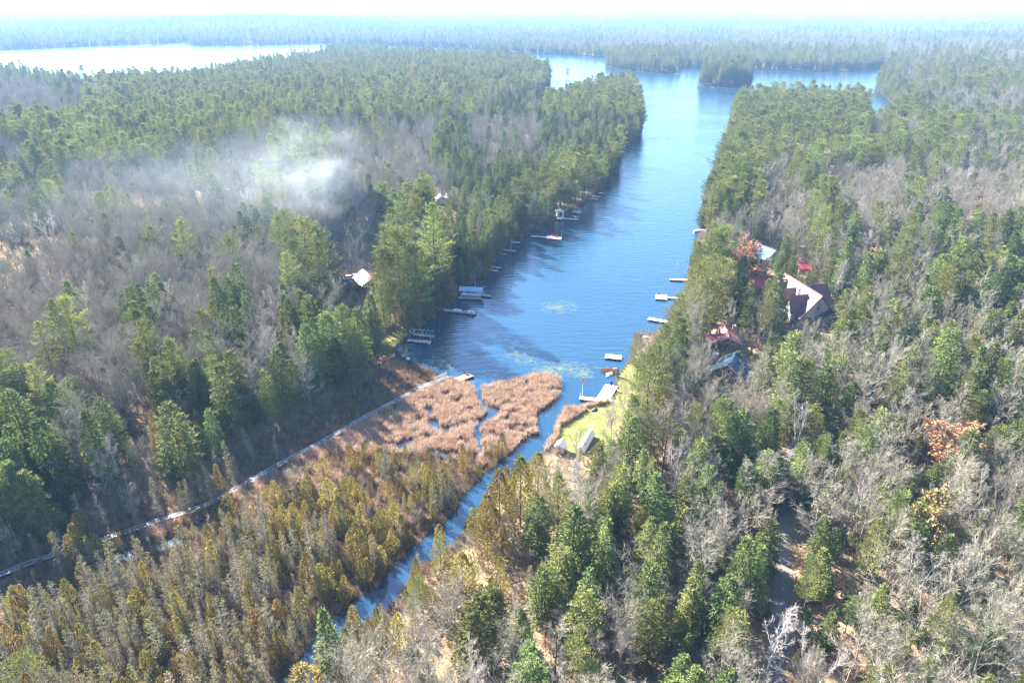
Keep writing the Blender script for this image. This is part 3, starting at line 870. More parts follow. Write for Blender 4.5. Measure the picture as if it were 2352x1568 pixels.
# windows kept open so that what stands behind can be seen, as in the photograph: (x0, y0, x1, y1, distance)
WIN = [(1800, 655, 1895, 735, 203), (1735, 632, 1772, 655, 232), (1738, 566, 1775, 602, 258), (1628, 755, 1698, 795, 182), (1640, 822, 1716, 872, 164), (782, 628, 862, 662, 243), (1000, 450, 1022, 474, 320),
       (1030, 440, 1055, 482, 310), (1332, 985, 1362, 1030, 140), (1275, 1008, 1303, 1042, 135), (868, 806, 912, 834, 172), (920, 808, 942, 826, 170), (876, 752, 900, 800, 182), (1045, 850, 1090, 882, 160),
       (935, 752, 990, 790, 186), (1020, 705, 1096, 730, 208), (1050, 655, 1130, 690, 222), (1125, 606, 1152, 632, 250), (1150, 545, 1200, 585, 268), (1218, 532, 1295, 556, 290), (1278, 482, 1325, 512, 310), (1310, 478, 1336, 492, 330), (1350, 445, 1390, 470, 345),
       (1385, 805, 1432, 832, 174), (1328, 865, 1412, 925, 148), (1504, 668, 1560, 692, 205), (1484, 722, 1530, 744, 192), (1535, 634, 1575, 650, 230), (1598, 524, 1622, 540, 285), (1838, 615, 1852, 626, 240), (1880, 715, 1905, 735, 195), (1885, 732, 1898, 752, 190),
       (2105, 968, 2205, 1048, G(2158, 1098)[1] - 1), (1265, 925, 1420, 1005, 150), (1205, 860, 1300, 1030, 172), (1190, 1000, 1245, 1060, 128), (1420, 800, 1462, 880, 150), (1740, 1225, 1815, 1330, 82), (1780, 1140, 1812, 1225, 90), (1755, 1400, 1825, 1480, 74), (1806, 1395, 1850, 1440, 72), (1690, 560, 1722, 625, 214), (1560, 575, 1570, 600, 250)]
BOARDW = [(-60, 1352), (0, 1327), (56, 1305), (110, 1285), (163, 1270), (235, 1245), (300, 1224), (360, 1203), (420, 1185), (480, 1164), (540, 1130), (620, 1085), (720, 1030), (775, 1000), (830, 968), (900, 930), (962, 896), (1000, 882), (1030, 871)]
for (x0, y0), (x1, y1) in zip(BOARDW[:-1], BOARDW[1:]):
    if x0 > 100 and x1 < 310: continue
    for t in (.17, .5, .83):
        x, y = x0 + (x1 - x0) * t, y0 + (y1 - y0) * t
        WIN.append((x - 14, y - 9, x + 14, y + 9, G(x, y)[1] - .8))
HID = G(1280, 900)
random.seed(5)
rng = np.random.default_rng(5)
PLANTS = []         # (kind, x, y, z, height, width factor, form, rotation, hero label or None)
KEEP = []           # trunks already there

HERO = [('pine_tree', 1478, 1014, 812, 'tall pine with a long bare trunk at the lawn edge below the L-shaped dock', 1.1), ('pine_tree', 1462, 872, 765, 'pointed young pine at the waterside just right of the square swim raft', 1.0),
 ('pine_tree', 1608, 795, 640, 'broad ragged pine leaning over the right shore between two docks', 1.25), ('pine_tree', 1590, 690, 555, 'narrow pine on the right shore above the square dock with gangway', .9),
 ('pine_tree', 1748, 752, 645, 'bright green pine in front of the house with the big maroon roof', .75), ('pine_tree', 1882, 575, 470, 'lone pale green pine rising above bare trees beyond the blue-roofed house', 1.2),
 ('pine_tree', 1822, 440, 345, 'dark pine standing clear of bare trees in the middle of the right-hand point', 1.2), ('pine_tree', 893, 752, 575, 'yellow-green pine just right of the pink-roofed cottage', 1.2),
 ('pine_tree', 925, 745, 530, 'full pine in the middle of the tall group behind the boat lift', 1.15), ('pine_tree', 1005, 700, 470, 'tallest pine of the group on the left shore above the boat lift', 1.2), ('pine_tree', 965, 760, 560, 'shaded pine at the front of the tall left-shore group', 1.1),
 ('pine_tree', 690, 690, 553, 'isolated pine left of the pink-roofed cottage', 1.2), ('pine_tree', 728, 700, 580, 'darker pine close behind the isolated one by the pink-roofed cottage', 1.0), ('pine_tree', 1722, 540, 440, 'sunlit yellowish pine at the inner end of the right-shore pines', 1.1),
 ('pine_tree', 1655, 555, 462, 'rounded pine at the water edge above the small moored boat', 1.15), ('pine_tree', 1690, 545, 455, 'pine between two others above the small moored boat', 1.0), ('pine_tree', 465, 440, 345, 'solitary layered pine among bare trees left of the smoke', 1.15), ('pine_tree', 130, 1010, 835, 'tall thin pine with open layered branches in the dark left woods', .85),
 ('pine_tree', 155, 850, 728, 'pale open-branched pine in the bare woods at the far left', 1.1), ('pine_tree', 545, 660, 548, 'dark spreading pine among bare trees left of the pink-roofed cottage', 1.2), ('pine_tree', 968, 1402, 1326, 'small pale blue-green pine on the bank of the creek', 1.5), ('pine_tree', 88, 1600, 1503, 'bright pale green pine in the bottom corner of the swamp', 1.5),
 ('birch_tree', 643, 880, 738, 'white birch with a forked trunk in the shaded left woods', 1.0), ('birch_tree', 690, 850, 745, 'pale birch a few steps right of the forked one', .9), ('birch_tree', 1300, 1185, 1040, 'white forked birch between the golden cedars and the small white shed', 1.0), ('birch_tree', 1345, 1200, 1060, 'second white birch behind the golden cedars near the small white shed', .9),
 ('birch_tree', 1745, 1590, 1378, 'big white birch leaning over the gravel road at the bottom', 1.0), ('birch_tree', 1845, 1610, 1452, 'frost-white birch beside the road, right of the big leaning one', 1.1), ('birch_tree', 1690, 1600, 1480, 'slim white birch left of the big leaning one by the road', .7), ('birch_tree', 1828, 1040, 905, 'white birch where the gravel road disappears among trees', 1.0),
 ('birch_tree', 1392, 1012, 918, 'thin white birch standing on the lawn below the L-shaped dock', .8), ('birch_tree', 1418, 1005, 905, 'thin white birch between the lawn birch and the tall pine', .8), ('birch_tree', 278, 1130, 1000, 'pale birch with a kinked trunk in the dark left woods', .8), ('birch_tree', 1905, 700, 590, 'white forked birch right of the maroon-roofed house', .9),
 ('birch_tree', 2240, 1180, 1060, 'white birch at the far right among bare crowns', 1.0), ('birch_tree', 2080, 1380, 1230, 'pale many-limbed birch in the bare woods at the lower right', 1.2), ('birch_tree', 1090, 1640, 1480, 'pale birch near the bottom edge right of the creek', .9),
 ('bare_tree', 1440, 1035, 925, 'bare tree at the inner edge of the lawn behind the long white shelter', .8), ('bare_tree', 1402, 1045, 945, 'low bare tree on the lawn just right of the long white shelter', .8), ('bare_tree', 1318, 1105, 990, 'thin bare tree in front of the small white shed', .7), ('bare_tree', 1428, 965, 862, 'thin bare tree on the lawn right of the main dock', .7),
 ('bare_tree', 310, 1206, 1112, 'small bare tree with a round crown alone beside the boardwalk', 1.3), ('bare_tree', 822, 668, 520, 'tall bare tree with a dark trunk beside the parked cars', .8), ('bare_tree', 745, 640, 515, 'tall bare tree left of the parked cars', .9),
 ('bare_tree', 1760, 1215, 1015, 'broad grey bare tree leaning to the gravel road from the left', 1.2), ('bare_tree', 1600, 1400, 1180, 'wide-crowned grey bare tree left of the sunlit stretch of road', 1.25), ('bare_tree', 1990, 1330, 1140, 'vase-shaped bare tree right of the shaded stretch of road', 1.25),
 ('oak_tree', 1706, 668, 560, 'rust-leaved oak in front of the blue-roofed house', 1.35), ('oak_tree', 2158, 1100, 970, 'largest rust-leaved oak, among bare trees at the right', 1.45), ('oak_tree', 2160, 960, 905, 'pinkish oak behind the largest rusty one', 1.5), ('oak_tree', 205, 925, 865, 'small rusty oak in the dark woods at the left edge', .9),
 ('oak_tree', 733, 690, 645, 'small pinkish oak left of the pink-roofed cottage', 1.3), ('amber_tree', 2003, 660, 565, 'yellowing tree among bare crowns beyond the maroon-roofed house', 1.0), ('oak_tree', 1182, 478, 440, 'small red oak among the left-shore conifers', .9), ('oak_tree', 1262, 1500, 1465, 'low orange bush in a dark gap of the lower woods', 1.6),
 ('hemlock_tree', 335, 815, 690, 'dark round-topped hemlock among grey trees at the left', 1.2), ('hemlock_tree', 540, 780, 665, 'slim dark hemlock in the bare left woods', .8), ('hemlock_tree', 1910, 865, 745, 'dark hemlock between the teal roof and the bare woods', 1.1), ('hemlock_tree', 2215, 700, 575, 'large dark hemlock near the right edge', 1.2), ('hemlock_tree', 1815, 640, 590, 'dark hemlock between the blue and maroon roofs', 1.1),
 ('hemlock_tree', 1312, 1345, 1155, 'big full hemlock right of the golden cedars, below the white shed', 1.1), ('hemlock_tree', 1492, 1240, 1085, 'full hemlock in the middle of the lower woods', 1.15), ('hemlock_tree', 1385, 1350, 1190, 'shaded hemlock tucked right of the big full one', 1.0), ('hemlock_tree', 1690, 855, 805, 'round hemlock behind the teal-roofed cottage', 1.3), ('hemlock_tree', 1470, 1130, 1030, 'hemlock below the tall lawn pine', 1.1),
 ('hemlock_tree', 862, 798, 672, 'dark hemlock behind the red-covered boat, nearest the water', 1.2), ('hemlock_tree', 832, 826, 702, 'second dark hemlock left of the red-covered boat', 1.1), ('pine_tree', 800, 850, 705, 'dark pine at the marsh edge left of the red-covered boat', 1.1), ('hemlock_tree', 765, 868, 715, 'dark hemlock at the marsh edge between the boat and the forked birch', 1.2), ('hemlock_tree', 722, 905, 745, 'dark hemlock right of the forked birch', 1.1), ('hemlock_tree', 655, 940, 800, 'dark hemlock below the forked birch', 1.1), ('pine_tree', 886, 772, 650, 'dark shoreline pine above the small shaded lawn', 1.1), ('hemlock_tree', 250, 1120, 940, 'tall dark hemlock in the shaded woods above the boardwalk', 1.0), ('hemlock_tree', 150, 1150, 960, 'massive dark hemlock near the left edge of the shaded woods', 1.2), ('hemlock_tree', 70, 1180, 1010, 'dark hemlock at the left edge above the boardwalk', 1.2), ('hemlock_tree', 20, 1090, 900, 'dark hemlock cut by the left edge of the woods', 1.2),
 ('cedar_tree', 190, 1282, 1204, 'dark cedar hiding the boardwalk near the left edge', 1.25), ('cedar_tree', 274, 1256, 1222, 'small bright cedar at the boardwalk right of the dark one', 1.2), ('cedar_tree', 532, 1202, 1136, 'golden cedar in front of the boardwalk', 1.3), ('cedar_tree', 1148, 1235, 1080, 'tallest dense cedar on the bank where the creek bends', 1.35), ('cedar_tree', 1195, 1210, 1048, 'dense cedar beside the tallest one on the creek bank', 1.25), ('cedar_tree', 1235, 1160, 1038, 'cedar at the right end of the dense creek-bank clump', 1.2),
 ('cedar_tree', 1120, 1260, 1135, 'lower cedar at the front of the creek-bank clump', 1.3), ('cedar_tree', 1065, 1395, 1270, 'broad golden cedar low on the right creek bank', 1.6), ('cedar_tree', 1030, 1370, 1290, 'small golden cedar left of the broad one on the creek bank', 1.4), ('cedar_tree', 1470, 1270, 1160, 'tall brownish cedar between two hemlocks in the lower woods', .95), ('cedar_tree', 48, 1400, 1345, 'golden cedar near the left edge below the boardwalk', 1.3), ('cedar_tree', 705, 1600, 1525, 'round golden cedar beside the creek at the bottom edge', 1.7)]
for kd, bx, by, ty, lab, wf in HERO:
    x, y, z = GZ(bx, by)
    H = max(2.0, top_z(x, y, ty) - z)
    PLANTS.append((kd, x, y, z, H, wf, random.randrange(12), random.uniform(0, 6.28), lab))
    KEEP.append((x, y))
KEEP = np.array(KEEP)

def height_for(kd, ch, r):
    n = r.normal(0, 1)
    if kd == 'pine_tree': return float(np.clip(20 + 2.8 * n, 12, 27)) if ch in 'PpN' else float(np.clip(14 + 3.5 * n, 6, 21))
    if kd == 'hemlock_tree': return float(np.clip(14 + 3 * n, 6, 20))
    if kd == 'cedar_tree': return float(np.clip(5.0 + 1.7 * n, 1.8, 9.5))
    if kd == 'swamp_sapling': return float(np.clip(6.6 + 1.9 * n, 2.5, 11)) if ch != 'C' else float(np.clip(4.4 + 1.4 * n, 2, 8))
    if kd == 'birch_tree': return float(np.clip(14 + 2 * n, 9, 18))
    if kd == 'bare_tree': return float(np.clip(14.5 + 2 * n, 8, 19)) if ch not in 'CS' else float(np.clip(6.5 + 2 * n, 4, 11))
    return float(np.clip(11 + 2 * n, 7, 15))
def blocked(x, y, z, H, wid):
    """does the plant stand in one of the open windows?"""
    tx, ty, d = Pj(x, y, z + H)
    bx, by, _ = Pj(x, y, z)
    w = wid * F_ / d
    for x0, y0, x1, y1, dist in WIN:
        if y >= dist - .5: continue
        if ty > y1 or by < y0: continue
        # crown is about a cone: narrower towards its tip
        for k in (0, .25, .5, .75, 1):
            py = by + (ty - by) * k; px = bx + (tx - bx) * k
            ww = w * (1 - .8 * k)
            if y0 - 3 < py < y1 + 3 and px + ww > x0 and px - ww < x1: return True
        if by > y1 and ty < y0:
            k = (by - (y0 + y1) / 2) / (by - ty); px = bx + (tx - bx) * k
            if px + w * (1 - .8 * k) > x0 and px - w * (1 - .8 * k) < x1: return True
    return False
WID = dict(pine_tree=.17, hemlock_tree=.19, cedar_tree=.15, bare_tree=.25, birch_tree=.2, oak_tree=.28, amber_tree=.25, swamp_sapling=.11)
def candidates():
    # near: jittered squares; swamp squares are smaller; farther out the squares grow with distance
    out = []
    def sq(x0, x1, y0, y1, s):
        X, Y = np.meshgrid(np.arange(x0, x1, s), np.arange(y0, y1, s))
        P = np.stack([X.ravel(), Y.ravel()], 1) + rng.uniform(-.46, .46, (X.size, 2)) * s
        return P
    P = sq(-170, 170, 46, 330, 4.55); out.append((P, 'forest'))
    P = sq(-130, 60, 46, 175, 1.85); out.append((P, 'swamp'))
    r0 = 330
    P = sq(-800, 800, 0, 1000, 5.9)
    out.append((P, 'mid'))
    r = 1000.0
    while r < 14500:
        s = 6.3 * (r / 1000) ** .92; r1 = r + s
        a = np.arange(-R(47), R(47), s / r); a = a + rng.uniform(-.45, .45, len(a)) * s / r
        rad = r + rng.uniform(0, 1, len(a)) * s
        out.append((np.stack([rad * np.sin(a), rad * np.cos(a)], 1), 'far'))
        r = r1
    return out
def pick(ch, u):
    if ch not in MIX: ch = 'h'
    for k, w in MIX[ch].items():
        u -= w
        if u <= 0: return k
    return 'bare_tree'
cnt = 0
farP = []
for P, zone in candidates():
    if zone == 'far': farP.append(P); continue
    rad = np.hypot(P[:, 0], P[:, 1]); azd = np.abs(np.degrees(np.arctan2(P[:, 0], P[:, 1])))
    ok = azd < 50
    if zone == 'forest': ok &= (rad < 320) & (rad > 46)
    if zone == 'mid': ok &= (rad >= 320) & (rad < 1000)
    if zone == 'swamp': ok &= (rad > 46)
    P = P[ok]
    sd = land_sd(P)
    ok = sd > (1.3 if zone != 'swamp' else .5)
    P, sd = P[ok], sd[ok]
    hgt = height_at(P, sd)
    insw = sdf(P, SWAMP) if zone != 'mid' else np.full(len(P), 99.0)
    dl = np.minimum(sdf(P, LAWN), sdf(P, LAWN2)) if zone != 'mid' else np.full(len(P), 99.0)
    dr = seg_d(P, ROADP, False) if zone != 'mid' else np.full(len(P), 99.0)
    cl = sdf(P, CLEAR) if zone != 'mid' else np.full(len(P), 99.0)
    for i in range(len(P)):
        x, y = float(P[i, 0]), float(P[i, 1]); z = float(hgt[i])
        px, py, d = Pj(x, y, z + (9 if zone != 'swamp' else 3))
        ch = cell(px, py)
        if zone == 'forest' and (insw[i] < 1): continue
        if zone == 'swamp':
            if insw[i] > 1 or ch not in 'CcSHhpPB': continue
            if ch not in 'CcS': ch = 'S' if px < 900 else 'C'
            # the reed bed stays open
            gx, gy, _ = Pj(x, y, 0)
            if gy < 1052 - max(0, (gx - 700)) * .04 and gx > 640 + max(0, 1010 - gy) * .9 : continue
            if gy < 1010 and gx > 690: continue
            k = 1.0
            if gx > 600 and gy < 1130: k = .30
            elif ch == 'S': k = .75
            if rng.random() > k * (.95 if ch == 'c' else .72): continue
            if ch == 'C' and rng.random() < .12: ch = 'c'
            if sd[i] < 1.3 and seg_d(P[i:i + 1], STREAM, False)[0] < 5 and rng.random() < .8: continue
        elif ch in 'CcS':
            if zone == 'forest' and px < 900: ch = {'C': 'C', 'c': 'c', 'S': 'h'}[ch]
        if dl[i] < .5 or dr[i] < (1.9 if y < 95 else 1.2) or cl[i] < 1: continue
        hs = False
        for hx, hy, hr in HOUSES:
            if (x - hx) ** 2 + (y - hy) ** 2 < (hr * .72) ** 2: hs = True
        if hs: continue
        if len(KEEP) and ((KEEP[:, 0] - x) ** 2 + (KEEP[:, 1] - y) ** 2).min() < (3.2 if zone != 'swamp' else 1.2) ** 2: continue
        kd = pick(ch, rng.random())
        if kd == 'bare_tree' and px > 1250 and py > 560 and rng.random() < .34: kd = 'hemlock_tree' if rng.random() < .7 else 'pine_tree'
        if kd == 'none': continue
        if zone == 'mid' and 0.3 < sd[i] < 14 and kd == 'bare_tree' and rng.random() < .6: kd = 'pine_tree'
        if zone == 'forest' and kd == 'cedar_tree' and ch != 'C': kd = 'hemlock_tree'
        H = height_for(kd, ch, rng)
        if zone == 'forest' and ch == 'C': H *= 1.35
        if zone == 'forest' and y < 130 and x > 0 and kd in ('hemlock_tree', 'pine_tree'): H *= .82
        w = WID[kd] * H
        if y < 330 and abs(x) < 150:
            if blocked(x, y, z, H, w):
                H *= .42
                if kd == 'bare_tree' and H > 3: pass
                if blocked(x, y, z, H, WID[kd] * H): continue
        PLANTS.append((kd, x, y, z, H, rng.uniform(.88, 1.15) * (1.18 if kd == 'pine_tree' and zone == 'mid' else 1), int(rng.integers(12)), rng.uniform(0, 6.28), None))
# far forest: drifts of pine and of bare wood
FP = np.concatenate(farP)
fsd = land_sd(FP)
k = fsd > .6
FP, fsd = FP[k], fsd[k]
fh = height_at(FP, fsd)
n1 = fbm(FP[:, 0] / 190, FP[:, 1] / 330, 31, 4); u = rng.random(len(FP)); nh = rng.normal(0, 1, len(FP))
for i in range(len(FP)):
    x, y, z = float(FP[i, 0]), float(FP[i, 1]), float(fh[i]); r = math.hypot(x, y)
    px, py, d = Pj(x, y, z + 12)
    ch = cell(px, py) if -100 < px < 2452 and py > 112 else 'N'
    if ch == 'N':
        con = n1[i] + .18 * (fsd[i] < 60) > .50
        ch = 'P' if con else 'B'
        if u[i] < .2: ch = 'h'
    if fsd[i] < 25 and u[i] < .8: ch = 'P'
    kd = pick(ch, u[i])
    if kd in ('none', 'amber_tree', 'birch_tree', 'cedar_tree', 'swamp_sapling'): kd = 'bare_tree'
    H = {'pine_tree': 20, 'hemlock_tree': 15, 'bare_tree': 14.5}[kd] * (1 + .19 * nh[i])
    if 1590 < px < 1750 and 960 < r < 1080: H *= 1.3
    PLANTS.append((kd, x, y, z, H, min(1.7, max(1.0, r / 2600)), int(u[i] * 997) % 12, u[i] * 50, None))
# trees right at the water's edge
EDGE = resample(GP(west[13:] + far + east[:24]), 4.2)
EDGE = EDGE[(np.abs(np.degrees(np.arctan2(EDGE[:, 0], EDGE[:, 1]))) < 48) & (EDGE[:, 1] > 195)]
for isl in ISL[:1]: EDGE = np.concatenate([EDGE, resample(np.vstack([isl, isl[:1]]), 4.2)])
for rep_ in range(6):
    Q = EDGE + rng.normal(0, 1, EDGE.shape) * (2.4 if rep_ < 3 else 7.0)
    qs = land_sd(Q); k = (qs > .25) & (qs < (5 if rep_ < 3 else 16)) & ((rep_ < 3) | (np.hypot(Q[:, 0], Q[:, 1]) > 900))
    Q, qs = Q[k], qs[k]; qh = height_at(Q, qs)
    for i in range(len(Q)):
        x, y, z = float(Q[i, 0]), float(Q[i, 1]), float(qh[i]); r = math.hypot(x, y)
        if r < 900 and rng.random() < .55: continue
        u = rng.random()
        kd = 'pine_tree' if u < .4 else 'hemlock_tree' if u < .75 else 'cedar_tree' if u < .9 else 'bare_tree'
        H = {'pine_tree': 15, 'hemlock_tree': 10, 'cedar_tree': 6, 'bare_tree': 9}[kd] * float(np.clip(1 + .25 * rng.normal(), .5, 1.5))
        if y < 420 and blocked(x, y, z, H, WID[kd] * H):
            H *= .3
            if blocked(x, y, z, H, WID[kd] * H): continue
        PLANTS.append((kd, x, y, z, H, rng.uniform(1, 1.3), int(rng.integers(12)), rng.uniform(0, 6.28), None))
# little islets in the lake: one to three small pines each
for isl, tops in ((1, ((1553, 154), (1559, 152), (1562, 158))), (2, ((1301, 176), (1304, 181))), (3, ((1931, 166),)), (4, ((350, 98), (356, 99))), (5, ((431, 95), (437, 97)))):
    c = ISL[isl].mean(0)
    for kx, (tx, ty) in enumerate(tops):
        x, y = c[0] + (kx - .7) * 2.2, c[1] + (kx % 2) * 2
        H = max(3.0, top_z(x, y, ty) - .4)
        PLANTS.append(('pine_tree', x, y, .4, H, 1.2, kx, kx * 2., {1: 'slim pine on the tiny islet left of the round wooded island', 2: 'small pine on the dark islet off the left point', 3: 'lone pine on the rock islet before the right inlet', 4: 'far pine on the islet in the white lake', 5: 'far pine on the islet nearest the far shore of the white lake'}[isl]))
print('plants', len(PLANTS), round(time.time() - T0, 1))

# ------------------------------------------------------------------ mass planting: one object per kind, points that carry the forms
def scatter(name, meshes, pts, rot, scl, idx, label=None):
    col = bpy.data.collections.new(name + '_forms')
    for i, m in enumerate(meshes):
        col.objects.link(bpy.data.objects.new(name + '_form', m))
    me = bpy.data.meshes.new(name)
    n = len(pts)
    me.vertices.add(n)
    me.vertices.foreach_set('co', np.asarray(pts, np.float32).ravel())
    for nm, ty, arr in (('rot', 'FLOAT_VECTOR', rot), ('scl', 'FLOAT_VECTOR', scl)):
        a = me.attributes.new(nm, ty, 'POINT'); a.data.foreach_set('vector', np.asarray(arr, np.float32).ravel())
    a = me.attributes.new('form', 'INT', 'POINT'); a.data.foreach_set('value', np.asarray(idx, np.int32))
    o = bpy.data.objects.new(name, me); COL.objects.link(o)
    ng = bpy.data.node_groups.new(name, 'GeometryNodeTree')
    ng.interface.new_socket('Geometry', in_out='INPUT', socket_type='NodeSocketGeometry')
    ng.interface.new_socket('Geometry', in_out='OUTPUT', socket_type='NodeSocketGeometry')
    N, L = ng.nodes, ng.links
    gi, goo = N.new('NodeGroupInput'), N.new('NodeGroupOutput')
    ci = N.new('GeometryNodeCollectionInfo'); ci.inputs['Collection'].default_value = col; ci.inputs['Separate Children'].default_value = True; ci.inputs['Reset Children'].default_value = True
    ip = N.new('GeometryNodeInstanceOnPoints'); ip.inputs['Pick Instance'].default_value = True
    def at(nm, ty):
        q = N.new('GeometryNodeInputNamedAttribute'); q.data_type = ty; q.inputs['Name'].default_value = nm
        return q.outputs['Attribute']
    L.new(gi.outputs[0], ip.inputs['Points']); L.new(ci.outputs[0], ip.inputs['Instance'])
    L.new(at('form', 'INT'), ip.inputs['Instance Index']); L.new(at('rot', 'FLOAT_VECTOR'), ip.inputs['Rotation']); L.new(at('scl', 'FLOAT_VECTOR'), ip.inputs['Scale'])
    L.new(ip.outputs[0], goo.inputs[0])
    md = o.modifiers.new('plants', 'NODES'); md.node_group = ng
    return tag(o, label, kind='stuff')

def form_for(kd, p):
    n = len(FORMS[kd])
    if kd == 'cedar_tree': return 6 + p[6] % 2 if p[4] > 8.5 else p[6] % 6
    return p[6] % n
LOOK = {'bare_tree': 'bare tree', 'birch_tree': 'birch', 'oak_tree': 'rusty oak', 'amber_tree': 'yellowing tree', 'pine_tree': 'green pine', 'hemlock_tree': 'dark hemlock', 'cedar_tree': 'golden cedar', 'swamp_sapling': 'thin sapling'}
CATS = {'bare_tree': 'bare tree', 'birch_tree': 'birch', 'oak_tree': 'oak', 'amber_tree': 'tree', 'pine_tree': 'pine', 'hemlock_tree': 'hemlock', 'cedar_tree': 'cedar', 'swamp_sapling': 'sapling'}
LIMIT = {'swamp_sapling': 290, 'cedar_tree': 290, 'bare_tree': 295, 'pine_tree': 295, 'hemlock_tree': 295, 'birch_tree': 200, 'oak_tree': 60, 'amber_tree': 60}
MARK = [('the big white birch by the road', 1765, 1480), ('the sunlit stretch of gravel road', 1775, 1265), ('the shaded stretch of gravel road', 1800, 1140), ('the birch where the road disappears', 1828, 960), ('the largest rusty oak', 2158, 1010), ('the teal-roofed cottage', 1680, 848),
 ('the maroon-roofed house', 1845, 690), ('the blue-roofed house', 1756, 586), ('the faded red roofs', 1660, 775), ('the rusty oak by the blue roof', 1706, 600), ('the long white shelter on the lawn', 1345, 1008), ('the small white shed', 1288, 1025), ('the L-shaped dock', 1370, 900), ('the tall lawn pine', 1472, 900),
 ('the dense cedar clump at the creek bend', 1180, 1130), ('the broad golden cedar on the creek bank', 1065, 1330), ('the pale blue-green creekside pine', 968, 1360), ('the bottom end of the creek', 680, 1540), ('the creek below its bend', 900, 1330), ('the reed bed', 1050, 960), ('the marsh end of the boardwalk', 1000, 885), ('the middle of the boardwalk', 720, 1030),
 ('the golden cedar before the boardwalk', 532, 1170), ('the round bare tree beside the boardwalk', 310, 1160), ('the dark cedar hiding the boardwalk', 190, 1243), ('the left end of the boardwalk', 30, 1315), ('the pale green bottom-corner pine', 88, 1540), ('the middle of the creekside cedar swamp', 720, 1250), ('the small bright cedar at the boardwalk', 274, 1238), ('the red boat', 890, 818), ('the boat lift frame', 962, 772), ('the canopied boat lift', 1080, 670), ('the forked birch of the left woods', 643, 800),
 ('the thin open pine of the left woods', 130, 920), ('the round-topped hemlock of the left woods', 335, 750), ('the pale open pine at the far left', 155, 790), ('the pink-roofed cottage', 842, 640), ('the smoke', 740, 420), ('the white domed shelter', 1012, 460), ('the white boathouse', 1288, 495), ('the long white dock', 1250, 543), ('the pale pine beyond the blue roof', 1882, 520), ('the dark hemlock near the right edge', 2215, 640),
 ('the yellowing tree', 2003, 610), ('the layered pine left of the smoke', 465, 390), ('the tip of the left point', 1465, 280), ('the pine clear of the right-hand point', 1822, 390), ('the right inlet', 2015, 270), ('the big full hemlock of the lower woods', 1312, 1250), ('the tall brownish cedar', 1470, 1215), ('the vase-shaped bare tree right of the road', 1990, 1230), ('the many-limbed birch of the lower woods', 2080, 1300),
 ('the bottom right corner', 2340, 1560), ('the white birch at the far right', 2240, 1120), ('the low orange bush', 1262, 1480), ('the boat moored at the right shore', 1610, 532), ('the square dock with a gangway', 1525, 680), ('the swim raft', 1408, 817), ('the white lake', 500, 170), ('the bottom right road birch', 1845, 1530), ('the hemlock beside the teal roof', 1910, 805)]
ORD = ['', 'second ', 'third ', 'fourth ', 'fifth ', 'sixth ', 'seventh ', 'eighth ', 'ninth ', 'tenth ', 'eleventh ', 'twelfth ', 'thirteenth ', 'fourteenth ', 'fifteenth ', 'sixteenth ', 'seventeenth ', 'eighteenth ', 'nineteenth ', 'twentieth ']
mk = np.array([(a, b) for _, a, b in MARK], float)
singles, masses = {k: [] for k in FORMS}, {k: [] for k in FORMS}
for p in PLANTS:
    kd, x, y, z, H = p[:5]
    px, py, d = Pj(x, y, z + H * .55)
    inview = -15 < px < 2367 and 24 < py < 1590
    p = p + ((px, py, H * F_ / d),)
    (singles if inview or p[8] else masses)[kd].append(p)
for kd in FORMS:
    s = sorted(singles[kd], key=lambda p: (p[8] is None, -p[9][2]))
    singles[kd], rest = s[:LIMIT[kd]], s[LIMIT[kd]:]
    masses[kd] += rest
nsing = 0
used_labels = set()
